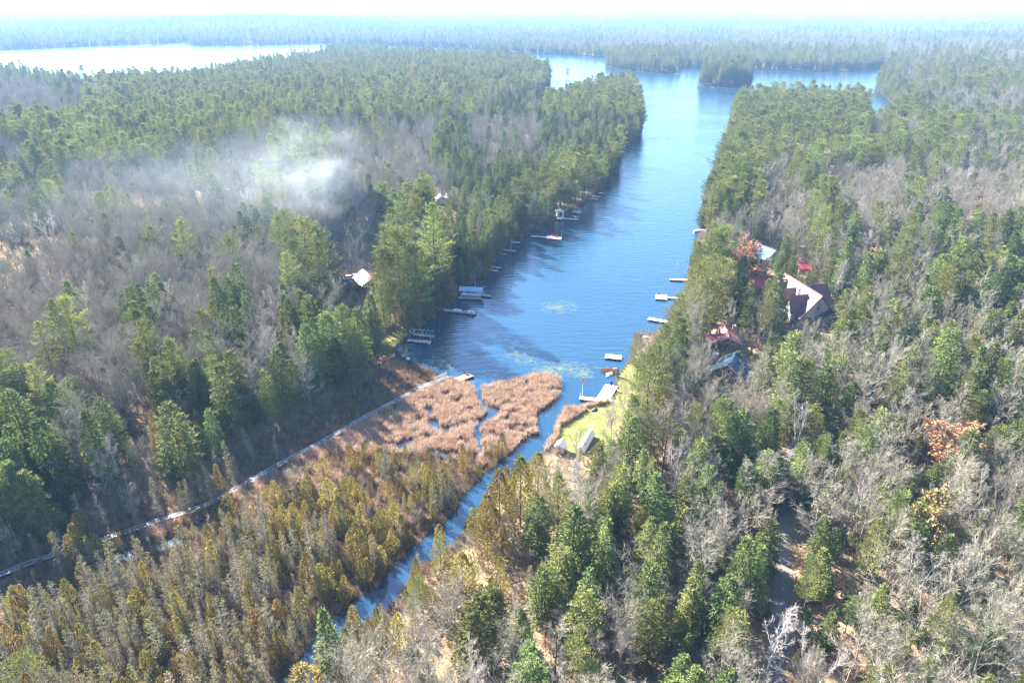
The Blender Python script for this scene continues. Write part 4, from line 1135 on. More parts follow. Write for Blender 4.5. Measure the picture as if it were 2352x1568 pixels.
for kd, lst in singles.items():
    # describe every tree by its place beside the nearest landmark, counted outwards from it
    groups = {}
    for p in lst:
        if p[8]: continue
        dx, dy = p[9][0] - mk[:, 0], p[9][1] - mk[:, 1]
        i = int(np.argmin(dx * dx + dy * dy))
        ax, ay = dx[i], dy[i]
        lr, fb = ('right' if ax > 0 else 'left'), ('beyond' if ay < 0 else 'in front of')
        side = lr + ' of' if abs(ax) > abs(ay) * 2.2 else fb if abs(ay) > abs(ax) * 2.2 else ('behind-' if ay < 0 else 'front-') + lr + ' of'
        groups.setdefault((i, side), []).append((ax * ax + ay * ay, p))
    names = {}
    med = np.median([p[4] for p in lst]) if lst else 1
    for (i, side), g in groups.items():
        g.sort(key=lambda t: t[0])
        for n, (_, p) in enumerate(g):
            o = ORD[n] if n < len(ORD) else f"{n + 1}{ {1: 'st', 2: 'nd', 3: 'rd'}.get((n + 1) % 10, 'th') } "
            size = 'tall ' if p[4] > med * 1.18 else 'short ' if p[4] < med * .82 else ''
            first = 'nearest ' if n == 0 and len(g) > 1 else o
            lb = f"{first}{LOOK[kd]} {side} {MARK[i][0]}"
            names[id(p)] = lb if not size else f"{first}{LOOK[kd]}, {'taller' if size == 'tall ' else 'shorter'}, {side} {MARK[i][0]}"
    for p in lst:
        tm, cm, jm, H0 = FORMS[kd][form_for(kd, p)]
        lab = p[8] or names[id(p)]
        if lab in used_labels:
            for extra in (', right-hand one', ', rearmost one', ', frontmost one'):
                if lab + extra not in used_labels: lab += extra; break
        used_labels.add(lab)
        s = p[4] / H0
        e = thing(kd, lab, CATS[kd], (p[1], p[2], p[3] - .05), p[7], {'bare_tree': 'bare hardwoods', 'birch_tree': 'birches', 'oak_tree': 'rust-leaved oaks', 'amber_tree': 'yellowing trees', 'pine_tree': 'pines', 'hemlock_tree': 'hemlocks', 'cedar_tree': 'swamp cedars', 'swamp_sapling': 'swamp saplings'}[kd], (s * p[5], s * p[5], s))
        if kd in ('bare_tree', 'birch_tree', 'swamp_sapling') and not (p[8] and 'leaning' in p[8]):
            e.rotation_euler = (random.uniform(-.06, .06), random.uniform(-.06, .06), p[7])
        elif p[8] and 'leaning over the gravel' in p[8]:
            e.rotation_euler = (0, .16, .4)
        for nm, m in (('trunk', tm), ('crown', cm)):
            c = bpy.data.objects.new(nm, m); COL.objects.link(c); c.parent = e
        nsing += 1
MASSN = {'bare_tree': 'bare_hardwood_forest', 'birch_tree': 'birch_woods', 'oak_tree': 'oak_woods', 'amber_tree': 'yellowing_woods', 'pine_tree': 'pine_forest', 'hemlock_tree': 'hemlock_forest', 'cedar_tree': 'cedar_swamp_growth', 'swamp_sapling': 'sapling_thicket'}
for kd, lst in masses.items():
    if not lst: continue
    fm = FORMS[kd]
    H0 = fm[0][3]
    pts = [(p[1], p[2], p[3] - .05) for p in lst]
    tl = .13 if kd in ('swamp_sapling', 'cedar_tree') else .05
    rot = [(random.uniform(-tl, tl), random.uniform(-tl, tl), p[7]) for p in lst]
    hs = [fm[form_for(kd, p)][3] for p in lst]
    scl = [(p[4] / h * p[5], p[4] / h * p[5], p[4] / h) for p, h in zip(lst, hs)]
    scatter(MASSN[kd], [f[2] for f in fm], pts, rot, scl, [form_for(kd, p) for p in lst], None)
print('planted', nsing, {k: len(v) for k, v in masses.items()}, round(time.time() - T0, 1))

# ------------------------------------------------------------------ low growth: undergrowth, marsh brush, reeds, turf, floating leaves
def field(poly_or_box, step, keep):
    x0, y0, x1, y1 = poly_or_box
    X, Y = np.meshgrid(np.arange(x0, x1, step), np.arange(y0, y1, step))
    P = np.stack([X.ravel(), Y.ravel()], 1) + rng.uniform(-.48, .48, (X.size, 2)) * step
    rad = np.hypot(P[:, 0], P[:, 1]); a = np.abs(np.degrees(np.arctan2(P[:, 0], P[:, 1])))
    P = P[(a < 44) & (rad > 48)]
    sd = land_sd(P)
    P, sd = P[sd > .05], sd[sd > .05]
    kk = keep(P, sd)
    P, sd = P[kk], sd[kk]
    return P, sd, height_at(P, sd)
def spread(name, meshes, P, h, s0, s1, tilt=.12):
    n = len(P)
    if n == 0: return
    s = rng.uniform(s0, s1, n)
    w = s * rng.uniform(.85, 1.25, n)
    return scatter(name, meshes, np.column_stack([P, h]), np.column_stack([rng.uniform(-tilt, tilt, n), rng.uniform(-tilt, tilt, n), rng.uniform(0, 6.28, n)]), np.column_stack([w, w, s]), rng.integers(0, len(meshes), n))
def gpx(P):
    d = P[:, 1] * cP + CAM_H * sP
    u = P[:, 1] * sP - CAM_H * cP
    return CX + F_ * P[:, 0] / d, CY - F_ * u / d
def clear_of(P):
    return (np.minimum(sdf(P, LAWN), sdf(P, LAWN2)) > .3) & (seg_d(P, ROADP, False) > 2.7) & (seg_d(P, GP(BOARDW), False) > .95)
brush_m = [brush(200 + i, 1.6).mesh('brush', M['shrub']) for i in range(4)]
fern_m = [brush(210 + i, 1.3, 34).mesh('rusty_brush', M['fern']) for i in range(3)]
M['reed_rust'] = leafy('rusty_reeds', (.50, .29, .17), (.36, .21, .13), .25, .18, 0, .015)
reed_m = [reed(220 + i).mesh('reeds', M['reed'] if i < 5 else M['reed_rust']) for i in range(6)]
# undergrowth under the forest
P, sd, h = field((-175, 46, 175, 300), 2.6, lambda P, sd: (sdf(P, SWAMP) > 0) & clear_of(P) & (rng.random(len(P)) < .62))
spread('undergrowth', brush_m, P, h, .7, 2.2)
P, sd, h = field((-175, 46, 175, 260), 4.6, lambda P, sd: (sdf(P, SWAMP) > 2) & clear_of(P) & (rng.random(len(P)) < np.where(P[:, 0] > 5, .46, .2)) & ~(((P[:, 0] > 8) & (P[:, 0] < 24) & (P[:, 1] < 150) & (P[:, 1] > 118))))
spread('young_conifers', [f[2] for f in FORMS['hemlock_tree'][:5]], P, h, .16, .46)
P, sd, h = field((-175, 46, 175, 300), 4.2, lambda P, sd: (sdf(P, SWAMP) > 1) & clear_of(P) & (rng.random(len(P)) < .40) & ~(((P[:, 0] > 8) & (P[:, 0] < 24) & (P[:, 1] < 150) & (P[:, 1] > 118))))
spread('young_hardwoods', [f[2] for f in FORMS['bare_tree']], P, h, .22, .50)
# marsh: reeds towards the lake, brush towards the trees
def right_of_walk(P):
    px, py = gpx(P)
    return px > np.maximum(np.interp(py, [q[1] for q in BOARDW[::-1]], [q[0] for q in BOARDW[::-1]]), -1e9)
def reed_zone(P):
    px, py = gpx(P)
    return (px > np.maximum(640, 712 + (1030 - py) * 1.89)) & (py < 1050 - np.maximum(0, px - 700) * .02) & (px < 1330)
P, sd, h = field((-70, 100, 30, 172), .50, lambda P, sd: (sdf(P, SWAMP) < .6) & reed_zone(P) & (fbm(P[:, 0] * .45, P[:, 1] * .45, 51) > .33) & (rng.random(len(P)) < .25 + sd * .6) & clear_of(P) | ((sdf(P, SWAMP) < .4) & (fbm(P[:, 0] * .16, P[:, 1] * .16, 57) > .60) & clear_of(P) & right_of_walk(P)))
spread('reeds', reed_m, P, h, .55, 1.05, .15)
golden = [f[2] for f in FORMS['cedar_tree'][:6]]
P, sd, h = field((-130, 46, 40, 168), 1.9, lambda P, sd: (sdf(P, SWAMP) < .8) & (~reed_zone(P) | (rng.random(len(P)) < .03)) & clear_of(P) & (rng.random(len(P)) < np.where(right_of_walk(P), .62, .22)))
o = spread('golden_brush', golden, P, h, .16, .42)
RSTRIP = GP([c5(1400, 790), c5(1430, 690), c5(1480, 610), c5(1560, 555), c5(1700, 535), c5(1720, 560), c5(1640, 610), c5(1600, 660), c5(1500, 715), c5(1440, 740)])
P, sd, h = field((8, 120, 30, 156), .42, lambda P, sd: (sdf(P, RSTRIP) < 0) | ((sd < 1.0) & (P[:, 1] < 150) & (sdf(P, LAWN) > -1.5)))
spread('reeds', reed_m, P, h, .6, 1.0, .15)
P, sd, h = field((-130, 46, 40, 170), 1.15, lambda P, sd: (sdf(P, SWAMP) < .5) & (~reed_zone(P) | (rng.random(len(P)) < .06)) & clear_of(P) & (rng.random(len(P)) < .80))
spread('marsh_brush', brush_m, P, h, .45, 1.15)
P, sd, h = field((-130, 46, 40, 170), 1.7, lambda P, sd: (sdf(P, SWAMP) < .5) & (~reed_zone(P) | (rng.random(len(P)) < .12)) & clear_of(P) & (rng.random(len(P)) < .55) & (P[:, 0] > -45 - (P[:, 1] - 90) * .1))
spread('rusty_brush', fern_m, P, h, .5, 1.2)
shore_m = [brush(230 + i, 2.2, 30).mesh('shore_brush', M['snag']) for i in range(3)]
sx, sy = G(1003, 752)
P, sd, h = field((sx - 8, sy - 4, sx + 10, sy + 8), .8, lambda P, sd: (sd < 3))
spread('shore_brush', shore_m, P, h, .7, 1.2)
# lawn blades
grass_m = [turf(240 + i).mesh('grass', M['grass']) for i in range(3)]
P, sd, h = field((-45, 110, 45, 192), .5, lambda P, sd: (np.minimum(sdf(P, LAWN), sdf(P, LAWN2)) < -.2))
spread('grass', grass_m, P, h + .04, .7, 1.4)
# on the water: drifted leaves in the creek, weed near the reeds
def afloat(name, ms, spots, m):
    pts = []
    for px, py, rx, ry, n in spots:
        x, y = G(px, py)
        for i in range(n * 2 if name == 'water_weed' else max(1, n // 12)):
            a, q = random.uniform(0, 6.28), random.random() ** .8
            pts.append((x + math.cos(a) * rx * q, y + math.sin(a) * ry * q))
    P = np.array(pts); P = P[land_sd(P) < -.3]
    n = len(P)
    scatter(name, ms, np.column_stack([P, np.full(n, .004)]), np.column_stack([np.zeros(n), np.zeros(n), rng.uniform(-.4, .4, n)]), np.column_stack([rng.uniform(.5, 1.2, n)] * 2 + [np.ones(n)]), rng.integers(0, len(ms), n))
pad_m = [pads(250 + i).mesh('floating_leaves', M['lily']) for i in range(4)]
weed_m = [weed(260 + i).mesh('water_weed', M['algae']) for i in range(4)]
spots = [c7(1060, 210) + (2.5, 3, 26), c7(980, 330) + (1.6, 2.5, 22), c7(790, 490) + (2, 1.5, 18), c7(750, 560) + (2, 1.5, 12), c7(660, 660) + (2, 2, 10), c7(560, 770) + (2.2, 2, 16), c7(480, 820) + (2, 1.5, 10), c7(640, 770) + (1.5, 1.5, 26), c7(1180, 100) + (2, 2, 14),
         c5(1270, 660) + (2.2, 2.5, 26), c5(1320, 630) + (2, 1.2, 16), c5(1380, 600) + (1.6, 4, 14), c5(1400, 650) + (1.5, 3, 14), c5(1340, 790) + (2, 3, 14), c5(750, 1350) + (2, 2, 22), c5(1760, 265) + (3.5, 2.2, 60), c5(1830, 300) + (4, 2.2, 70), c5(870, 395) + (5, 2.5, 60), c5(850, 450) + (2.5, 4, 20), c4(700, 955) + (6, 2, 36), c4(600, 1000) + (5, 3, 26), c4(900, 560) + (3, 8, 14)]
afloat('floating_leaves', pad_m, spots, None)
wspots = [(1283, 705, 6.5, 6, 170), (1275, 706, 3, 2, 40), (1290, 846, 8, 5, 230), (1255, 852, 5, 3, 60), (1188, 812, 4, 5, 110), (1215, 830, 4, 3, 50), (1340, 858, 3, 3.5, 70), (1090, 815, 4, 3, 60), (1030, 840, 4, 3, 70), (1000, 828, 4, 3, 60)]
afloat('water_weed', weed_m, wspots, None)
print('growth', round(time.time() - T0, 1))

# ------------------------------------------------------------------ docks
def deck_bm(L, W, z=0.0, board=.20, axis='x', t=.05):
    """boards laid across the dock, each with its own edges"""
    b = MB(); n = max(2, int(L / board)); s = L / n
    rr = random.Random(int(L * 100 + W * 10))
    for i in range(n):
        b.box((-L / 2 + (i + .5) * s, rr.uniform(-.02, .02), z + rr.uniform(-.006, .006)), (s * .93, W, t))
    return b
def dock(label, a, c, W, wood='dock_wood', z=.50, posts=2, skirt=.28, group='docks along the lake', post_h=.5, name='dock', cat='dock'):
    A, B_ = G(a[0], a[1], z), G(c[0], c[1], z)
    dx, dy = B_[0] - A[0], B_[1] - A[1]
    L = math.hypot(dx, dy); rz = math.atan2(dy, dx)
    e = thing(name, label, cat, ((A[0] + B_[0]) / 2, (A[1] + B_[1]) / 2, 0), rz, group)
    deck_bm(L, W, z).build('deck', M[wood], e)
    f = MB()
    for sy in (-1, 1): f.box((0, sy * (W / 2 - .06), z - .03 - skirt / 2), (L - .08, .07, skirt))
    for sx in (-1, 1): f.box((sx * (L / 2 - .05), 0, z - .03 - skirt / 2), (.07, W - .20, skirt))
    f.build('frame', M['dark_wood'], e)
    k = MB(); k.box((0, 0, z - .22 - skirt / 2), (L * .86, W * .7, .22)); k.build('float_block', M['black'], e)
    for i in range(posts):
        u = -L / 2 + L * (i + .5) / posts
        for sy in (-1, 1):
            q = MB(); q.tube([(u, sy * (W / 2 + .05), -1.2), (u, sy * (W / 2 + .05), z + post_h)], .05, 6, cap=True)
            q.build('post', M['metal'], e)
    return e, L
d1, _ = dock('pale L-shaped main dock slanting out from the lawn', (1405, 884), (1384, 918), 3.4, posts=2, post_h=.15)
d2, _ = dock('long pale dock crossing the foot of the main dock, with the flagpole', (1331, 913), (1405, 921), 1.6, posts=3, post_h=.2)
dock('square pale swim raft floating off the right shore', (1390, 817), (1428, 821), 2.6, posts=0, name='swim_raft', cat='raft')
dock('mossy floating dock at the marsh end of the boardwalk', (1047, 873), (1083, 859), 2.5, 'green_wood', posts=2, post_h=.25)
dock('grey dock slanting out below the broad leaning pine', (1489, 731), (1545, 741), 1.9, posts=2, post_h=.2)
dock('wide pale square dock at the end of a narrow gangway', (1506, 681), (1532, 683), 4.2, posts=1, post_h=.2)
dock('narrow pale gangway leading to the wide square dock', (1534, 683), (1575, 686), 1.0, posts=2, post_h=.2, name='gangway', cat='gangway')
dock('slim pale dock above the square one on the right shore', (1538, 641), (1580, 643), 1.4, posts=2, post_h=.2)
dock('long cluttered grey dock below the canopied boat lift', (1019, 711), (1093, 720), 1.7, 'grey_wood', posts=4)
dock('dark slim dock jutting out behind the canopied boat lift', (1096, 676), (1128, 680), 1.3, 'grey_wood', posts=2)
dock('upper of two short grey docks half hidden under the left trees', (1128, 612), (1150, 615), 1.5, 'grey_wood', posts=2)
dock('lower of two short grey docks half hidden under the left trees', (1122, 619), (1143, 622), 1.5, 'grey_wood', posts=2)
dock('low grey dock with a white mast on the left shore', (1153, 573), (1185, 577), 1.6, 'grey_wood', posts=2)
dock('small dark dock just below the dock with the white mast', (1152, 583), (1164, 584), 1.2, 'grey_wood', posts=1)
dock('long white walkway dock on the left shore', (1220, 542), (1258, 545), 1.4, 'dock_wood', posts=2, post_h=.2)
dock('wide white dock end carrying red chairs', (1254, 544.5), (1290, 547), 4.0, 'dock_wood', posts=2, post_h=.2)
dock('pale dock in front of the white boathouse', (1290, 501), (1327, 504), 2.0, 'dock_wood', posts=3)
dock('short pale platform under the white boathouse', (1278, 500), (1292, 503), 3.4, 'dock_wood', posts=1)
dock('pale dock crowded with white chairs beyond the boathouse', (1312, 487), (1335, 489), 1.6, 'dock_wood', posts=2)
dock('upper of the two farthest grey docks on the left shore', (1358, 450.5), (1379, 452), 1.6, 'grey_wood', posts=2)
dock('lower of the two farthest grey docks on the left shore', (1353, 456), (1373, 458), 1.8, 'grey_wood', posts=2)
dock('last faint dock on the left shore', (1376, 443), (1392, 445), 1.5, 'grey_wood', posts=1)

# low stair and shadow step on the main dock
def chair(loc, rz, label, m='chair_red', s=1.0, group='chairs on the docks', name='garden_chair'):
    e = thing(name, label, 'chair', loc, rz, group, (s, s, s))
    b = MB(); b.box((0, .02, .36), (.56, .54, .05), M=Matrix.Rotation(R(-8), 3, 'X')); b.build('seat', M[m], e)
    b = MB()
    for i in range(5): b.box((-.22 + i * .11, .36, .70 - abs(i - 2) * .03), (.09, .03, .72 - abs(i - 2) * .06), M=Matrix.Rotation(R(-18), 3, 'X'))
    b.build('backrest', M[m], e)
    for sx in (-1, 1):
        b = MB(); b.box((sx * .33, -.02, .55), (.12, .68, .03)); b.build('armrest', M[m], e)
        b = MB(); b.box((sx * .30, -.27, .27), (.06, .08, .54)); b.build('leg', M[m], e)
        b = MB(); b.box((sx * .30, .28, .25), (.06, .08, .5)); b.build('leg', M[m], e)
    return e
for i, (px, py, rz, lb) in enumerate(((1262, 544, 2.6, 'leftmost red chair on the wide white dock end'), (1268, 543, 1.7, 'second red chair from the left on the wide white dock end'), (1274, 544.5, 1.2, 'third red chair from the left on the wide white dock end'), (1280, 546, .6, 'rightmost red chair on the wide white dock end'))):
    x, y = G(px, py, .53); chair((x, y, .53), rz, lb, s=1.25)
for px, py, rz, lb in ((1319, 487, 1.0, 'left white chair on the crowded dock beyond the boathouse'), (1325, 488, 2.0, 'middle white chair on the crowded dock beyond the boathouse'), (1330, 488.5, 2.8, 'right white chair on the crowded dock beyond the boathouse')):
    x, y = G(px, py, .53); chair((x, y, .53), rz, lb, 'white_paint', 1.3)
x, y = G(1322, 501, .53); chair((x, y, .53), 1.2, 'single white chair at the end of the boathouse dock', 'white_paint', 1.3)
x, y = G(1071, 859, .53); chair((x, y, .53), 2.2, 'dark chair at the outer end of the mossy floating dock', 'dark_wood', 1.15)
x, y = G(1514, 678, .53); chair((x, y, .53), 2.2, 'dark chair at the corner of the wide square dock', 'dark_wood', 1.0)
# the heap of things on the long cluttered dock
def box_thing(name, label, cat, px, py, z, dims, m, rz=0.0, group=None, lid=True):
    x, y = G(px, py, z)
    e = thing(name, label, cat, (x, y, z), rz, group)
    b = MB(); b.box((0, 0, dims[2] / 2), dims, taper=.94); b.build('body', M[m], e)
    b = MB(); b.box((0, 0, dims[2] + .04), (dims[0] * 1.05, dims[1] * 1.05, .08), taper=.9); b.build('lid', M[m], e)
    return e
for px, py, dm, m, rz, lb in ((1046, 713, (1.5, .6, .4), 'white_paint', .2, 'low white chest nearest the shore on the cluttered dock'), (1056, 714.5, (1.1, .7, .5), 'white_paint', -.2, 'white chest in the middle of the cluttered dock'), (1068, 717, (1.8, .8, .4), 'grey_wood', .1, 'long grey chest on the cluttered dock'), (1078, 718, (1.2, .8, .55), 'white_paint', .5, 'white chest towards the end of the cluttered dock'), (1086, 719, (.9, .9, .7), 'white_paint', .9, 'tallest white chest at the end of the cluttered dock')):
    box_thing('deck_chest', lb, 'chest', px, py, .53, dm, m, rz, 'chests on the cluttered dock')

# closed parasol on its foot
x, y = G(1403.5, 892, .53)
e = thing('closed_parasol', 'folded black parasol standing on a pale round foot on the main dock', 'parasol', (x, y, .53))
b = MB(); b.tube([(0, 0, 0), (0, 0, 2.35)], .045, 6, cap=True); b.build('pole', M['dark_wood'], e)
b = MB(); b.tube([(0, 0, .8), (.02, 0, 1.15), (0, 0, 1.6), (0, 0, 2.0), (0, 0, 2.3)], [.10, .24, .31, .28, .06], 8, cap=True); b.build('canopy', M['black'], e)
b = MB(); b.tube([(0, 0, 0), (0, 0, .10), (0, 0, .16)], [.55, .52, .12], 12, cap=True); b.build('foot', M['metal'], e)
# flagpole on the dock corner
x, y = G(1337.5, 908, .53)
e = thing('flagpole', 'white flagpole with a limp red and white flag at the dock corner', 'flagpole', (x, y, .2))
b = MB(); b.tube([(0, 0, -.6), (0, 0, 5.9)], [.06, .035], 6, cap=True); b.build('pole', M['white_paint'], e)
b = MB()
for k in range(5):
    zz = 5.3 - k * .27
    b.quad((.03 + .05 * (k % 2), .02, zz), (.40 + .06 * ((k + 1) % 2), .06 + .03 * (k % 2), zz - .12), (.38 + .06 * (k % 2), .05, zz - .40), (.04 + .05 * ((k + 1) % 2), .02, zz - .27))
    b.quad((.03 + .05 * (k % 2), .02, zz), (-.30, .05, zz - .10), (-.28, .10, zz - .38), (.04 + .05 * ((k + 1) % 2), .02, zz - .27))
b.build('flag', M['flag_red'], e)
for px, py, top, lb in ((1091.5, 668, 5.5, 'thin white pole behind the canopied boat lift'), (1173.5, 576, 5.6, 'white mast on the low grey dock of the left shore'), (1332, 916, 1.6, 'short white dock post at the outer left corner of the cross dock'), (1555, 612, 1.6, 'white marker pole standing in the lake off the right shore'), (985, 790, .5, 'white mooring buoy in front of the boat lift frame'), (1290, 540, 2.4, 'white post at the outer end of the dock with red chairs')):
    x, y = G(px, py, .0)
    e = thing('white_pole' if 'buoy' not in lb else 'mooring_buoy', lb, 'pole' if 'buoy' not in lb else 'buoy', (x, y, 0))
    if 'buoy' in lb:
        b = MB(); b.tube([(0, 0, -.2), (0, 0, 0), (0, 0, .3), (0, 0, .42)], [.1, .3, .25, .05], 8, cap=True); b.build('float', M['white_paint'], e)
        b = MB(); b.tube([(0, 0, .4), (0, 0, .6)], .04, 5, cap=True); b.build('ring', M['metal'], e)
    else:
        b = MB(); b.tube([(0, 0, -1.0), (0, 0, top)], [.07, .05], 6, cap=True); b.build('pole', M['white_paint'], e)
        b = MB(); b.tube([(0, 0, top), (0, 0, top + .12)], [.09, .03], 6, cap=True); b.build('cap', M['white_paint'], e)

# ------------------------------------------------------------------ boardwalk over the marsh: sections with rails and cross bars
P_ = resample(GP(BOARDW), 40)
def even(P, step):
    seg = np.hypot(*np.diff(P, axis=0).T); s = np.concatenate([[0], np.cumsum(seg)])
    n = int(s[-1] / step); t = np.linspace(0, s[-1], n + 1)
    return np.column_stack([np.interp(t, s, P[:, 0]), np.interp(t, s, P[:, 1])])
bw = even(P_, 3.0)
bwt = thing('boardwalk', 'long narrow walkway on metal frames crossing the marsh to the lake', 'boardwalk', (bw[0][0], bw[0][1], 0))
rw = random.Random(3)
for i in range(len(bw) - 1):
    a, c = bw[i], bw[i + 1]
    d = c - a; L = float(np.hypot(*d)); rz = math.atan2(d[1], d[0]); mid = (a + c) / 2
    zc = .72 + .05 * math.sin(i * .8)
    u = rw.random(); dm = 'mesh_deck' if u < .55 else 'old_deck' if u < .72 else 'wet_deck'
    b = deck_bm(L - .10, 1.02, 0, .22)
    s = b.build('section', M[dm], bwt); s.location = (mid[0] - bw[0][0], mid[1] - bw[0][1], zc); s.rotation_euler = (0, 0, rz)
    for sy in (-1, 1):
        q = MB(); q.box((0, sy * .58, .02), (L - .02, .11, .14)); q.build('rail', M['alu'], s)
    q = MB(); q.box((L / 2 - .05, 0, .055), (.16, 1.03, .10)); q.build('cross_bar', M['alu'], s)
    if i % 2:
        q = MB(); q.box((0, 0, .05), (.08, 1.03, .07)); q.build('cross_bar', M['alu'], s)
    for sy in (-1, 1):
        q = MB(); q.tube([(L / 2, sy * .62, -1.3), (L / 2, sy * .62, -.06)], .05, 5); q.build('leg', M['metal'], s)
# mesh guard fence at the lake end
A, B_ = G(1000, 881, .8), G(1029, 868, .8)
dx, dy = B_[0] - A[0], B_[1] - A[1]; L = math.hypot(dx, dy)
e = thing('guard_fence', 'wire mesh guard panel with a white top rail at the lake end of the boardwalk', 'fence', ((A[0] + B_[0]) / 2 - .35, (A[1] + B_[1]) / 2 + .6, .8), math.atan2(dy, dx))
b = MB(); b.box((0, 0, 1.45), (L, .09, .12)); b.build('top_rail', M['alu'], e)
b = MB(); b.box((0, 0, .08), (L, .06, .06)); b.build('bottom_rail', M['alu'], e)
b = MB()
k = int(L / .16)
for i in range(k): b.box((-L / 2 + (i + .5) * L / k, 0, .75), (.03, .03, 1.3))
for i in range(8): b.box((0, .012, .2 + i * .16), (L, .02, .02))
b.build('wire_mesh', M['metal'], e)
for sx in (-1, 1):
    b = MB(); b.box((sx * L / 2, 0, .6), (.10, .10, 1.85)); b.build('post', M['alu'], e)

# ------------------------------------------------------------------ boats, lifts, shore things
def hull(L, W, D, n=10, flat=.25):
    """open boat hull: stations along x, pointed bow, square stern"""
    b = MB(); st = []
    for i in range(n + 1):
        t = i / n
        w = W / 2 * (1 - max(0, (t - .45) / .55) ** 2.2) * (.86 + .14 * min(1, t / .3))
        rise = D * .35 * max(0, (t - .6) / .4) ** 2
        x = -L / 2 + L * t
        st.append([(x, -w, D + rise), (x, -w * .86, D * .38 + rise * .7), (x, -w * flat, rise * .9), (x, w * flat, rise * .9), (x, w * .86, D * .38 + rise * .7), (x, w, D + rise)])
    for s in st: b.v.extend(s)
    for i in range(n):
        for k in range(5):
            a = i * 6 + k; b.f.append((a, a + 6, a + 7, a + 1)); b.m.append(0)
    b.f.append((0, 1, 2, 3, 4, 5)); b.m.append(0)
    return b, st
def rowboat(label, loc, rz, L, W, D, mh, mc, name='small_boat', cat='boat', cover=True, group=None):
    e = thing(name, label, cat, loc, rz, group)
    b, st = hull(L, W, D); b.build('hull', M[mh], e)
    g = MB()
    for k in (0, 5): g.tube([(s[k][0], s[k][1], s[k][2] + .02) for s in st], .05, 5)
    g.build('gunwale', M['white_paint'], e)
    if cover:
        c = MB()
        for i, s in enumerate(st):
            t = i / (len(st) - 1); h = .30 * D * 2 * math.sin(math.pi * min(1, .15 + .8 * t)) * (1 + .1 * (i % 2))
            w = abs(s[0][1])
            c.v += [(s[0][0], -w * 1.06, s[0][2] - .12), (s[0][0], -w * .6, s[0][2] + h * .7), (s[0][0], 0, s[0][2] + h), (s[0][0], w * .6, s[0][2] + h * .7), (s[0][0], w * 1.06, s[0][2] - .12)]
        for i in range(len(st) - 1):
            for k in range(4):
                a = i * 5 + k; c.f.append((a, a + 1, a + 6, a + 5)); c.m.append(0)
        c.f.append((4, 3, 2, 1, 0)); c.m.append(0)
        c.build('cover', M[mc], e)
    else:
        for t in (.3, .6):
            s = st[int(t * 10)]; q = MB(); q.box((s[0][0], 0, D * .7), (.28, abs(s[0][1]) * 1.8, .05)); q.build('thwart', M[mc], e)
    return e
x, y, z = GZ(890, 824)
A, B_ = G(871, 827), G(909, 815)
rowboat('small boat under a red cover pulled up on the left shore', (x, y, z - .05), math.atan2(B_[1] - A[1], B_[0] - A[0]), 5.0, 2.0, .8, 'hull_blue', 'red_paint')
x, y = G(1606, 532)
rowboat('small white boat moored under the pines of the right shore', (x, y, -.15), .1, 5.2, 2.0, .75, 'white_paint', 'amber' if False else 'dock_wood')
x, y, z = GZ(1178, 558)
rowboat('light blue kayak lying on the left shore beside the white mast', (x + .5, y, .35), -.25, 5.4, 1.3, .5, 'kayak', 'kayak', 'kayak', 'kayak')
x, y, z = GZ(1365, 941)
def rock(b, c, d, seed):
    r = random.Random(seed); bm = MB(); n = 8
    rings = [(0.0, .75), (.35, 1.0), (.75, .8), (1.0, .30)]
    o = len(b.v)
    for zz, rr_ in rings:
        for k in range(n):
            t = 6.283 * k / n; q = rr_ * r.uniform(.82, 1.15)
            b.v.append((c[0] + math.cos(t) * d[0] / 2 * q, c[1] + math.sin(t) * d[1] / 2 * q, c[2] + d[2] * (zz - .15) + r.uniform(-.04, .04)))
    for i in range(3):
        for k in range(n):
            b.f.append((o + i * n + k, o + i * n + (k + 1) % n, o + (i + 1) * n + (k + 1) % n, o + (i + 1) * n + k)); b.m.append(0)
    b.f.append(tuple(o + 3 * n + k for k in range(n))); b.m.append(0)
def rock_thing(label, px, py, d, m='rock', seed=1, group='pale shore rocks', water=False):
    x, y, z = GZ(px, py)
    b = MB(); rock(b, (0, 0, 0), d, seed)
    o = b.build('rock', M[m]); o.location = (x, y, z - .05); o.rotation_euler = (0, 0, seed * 1.3)
    return tag(o, label, 'rock', group)
rock_thing('dark low boulder on the lawn beside the reed strip', 1365, 942, (2.3, 1.2, .7), 'dark_rock', 3, None)
for i, (px, py, d, lb) in enumerate(((1412, 849, (2.0, 1.2, .7), 'pale shore rock farthest up the bank below the swim raft'), (1404, 856, (1.6, 1.2, .6), 'middle pale shore rock below the swim raft'), (1400, 860, (2.2, 1.4, .7), 'largest pale shore rock below the swim raft'), (1396, 865, (1.2, 1.0, .5), 'lowest pale shore rock nearest the main dock'), (1481, 776, (2.6, 1.5, .9), 'pale rock at the sandy point on the right shore'), (1470, 783, (1.8, 1.3, .7), 'smaller pale rock below the sandy point'), (927, 818, (1.5, 1.3, 1.0), 'rounded white stone just right of the red-covered boat'), (937, 825, (1.4, 1.1, .9), 'second rounded white stone right of the red-covered boat'), (1955, 249, (6, 4, 1.6), 'pale ledge at the point before the right inlet'), (2043, 303, (14, 5, 2), 'pale rock ledge at the inner end of the right inlet'))):
    rock_thing(lb, px, py, d, 'rock' if 'white' not in lb else 'white_paint', i + 5)
# the reed hump by the rocks
x, y = G(1398, 853)
hum = MB(); rock(hum, (0, 0, 0), (4.2, 2.6, .5), 44); o = hum.build('mud_bank', M['dark_rock']); o.location = (x, y, -.08); tag(o, kind='structure')
pts = [(x + random.gauss(0, .9), y + random.gauss(0, .55)) for _ in range(40)]
scatter('reeds', fern_m, [(p[0], p[1], .12) for p in pts], [(0, 0, random.uniform(0, 6)) for _ in pts], [(.8, .8, .6)] * 40, [i % 3 for i in range(40)])

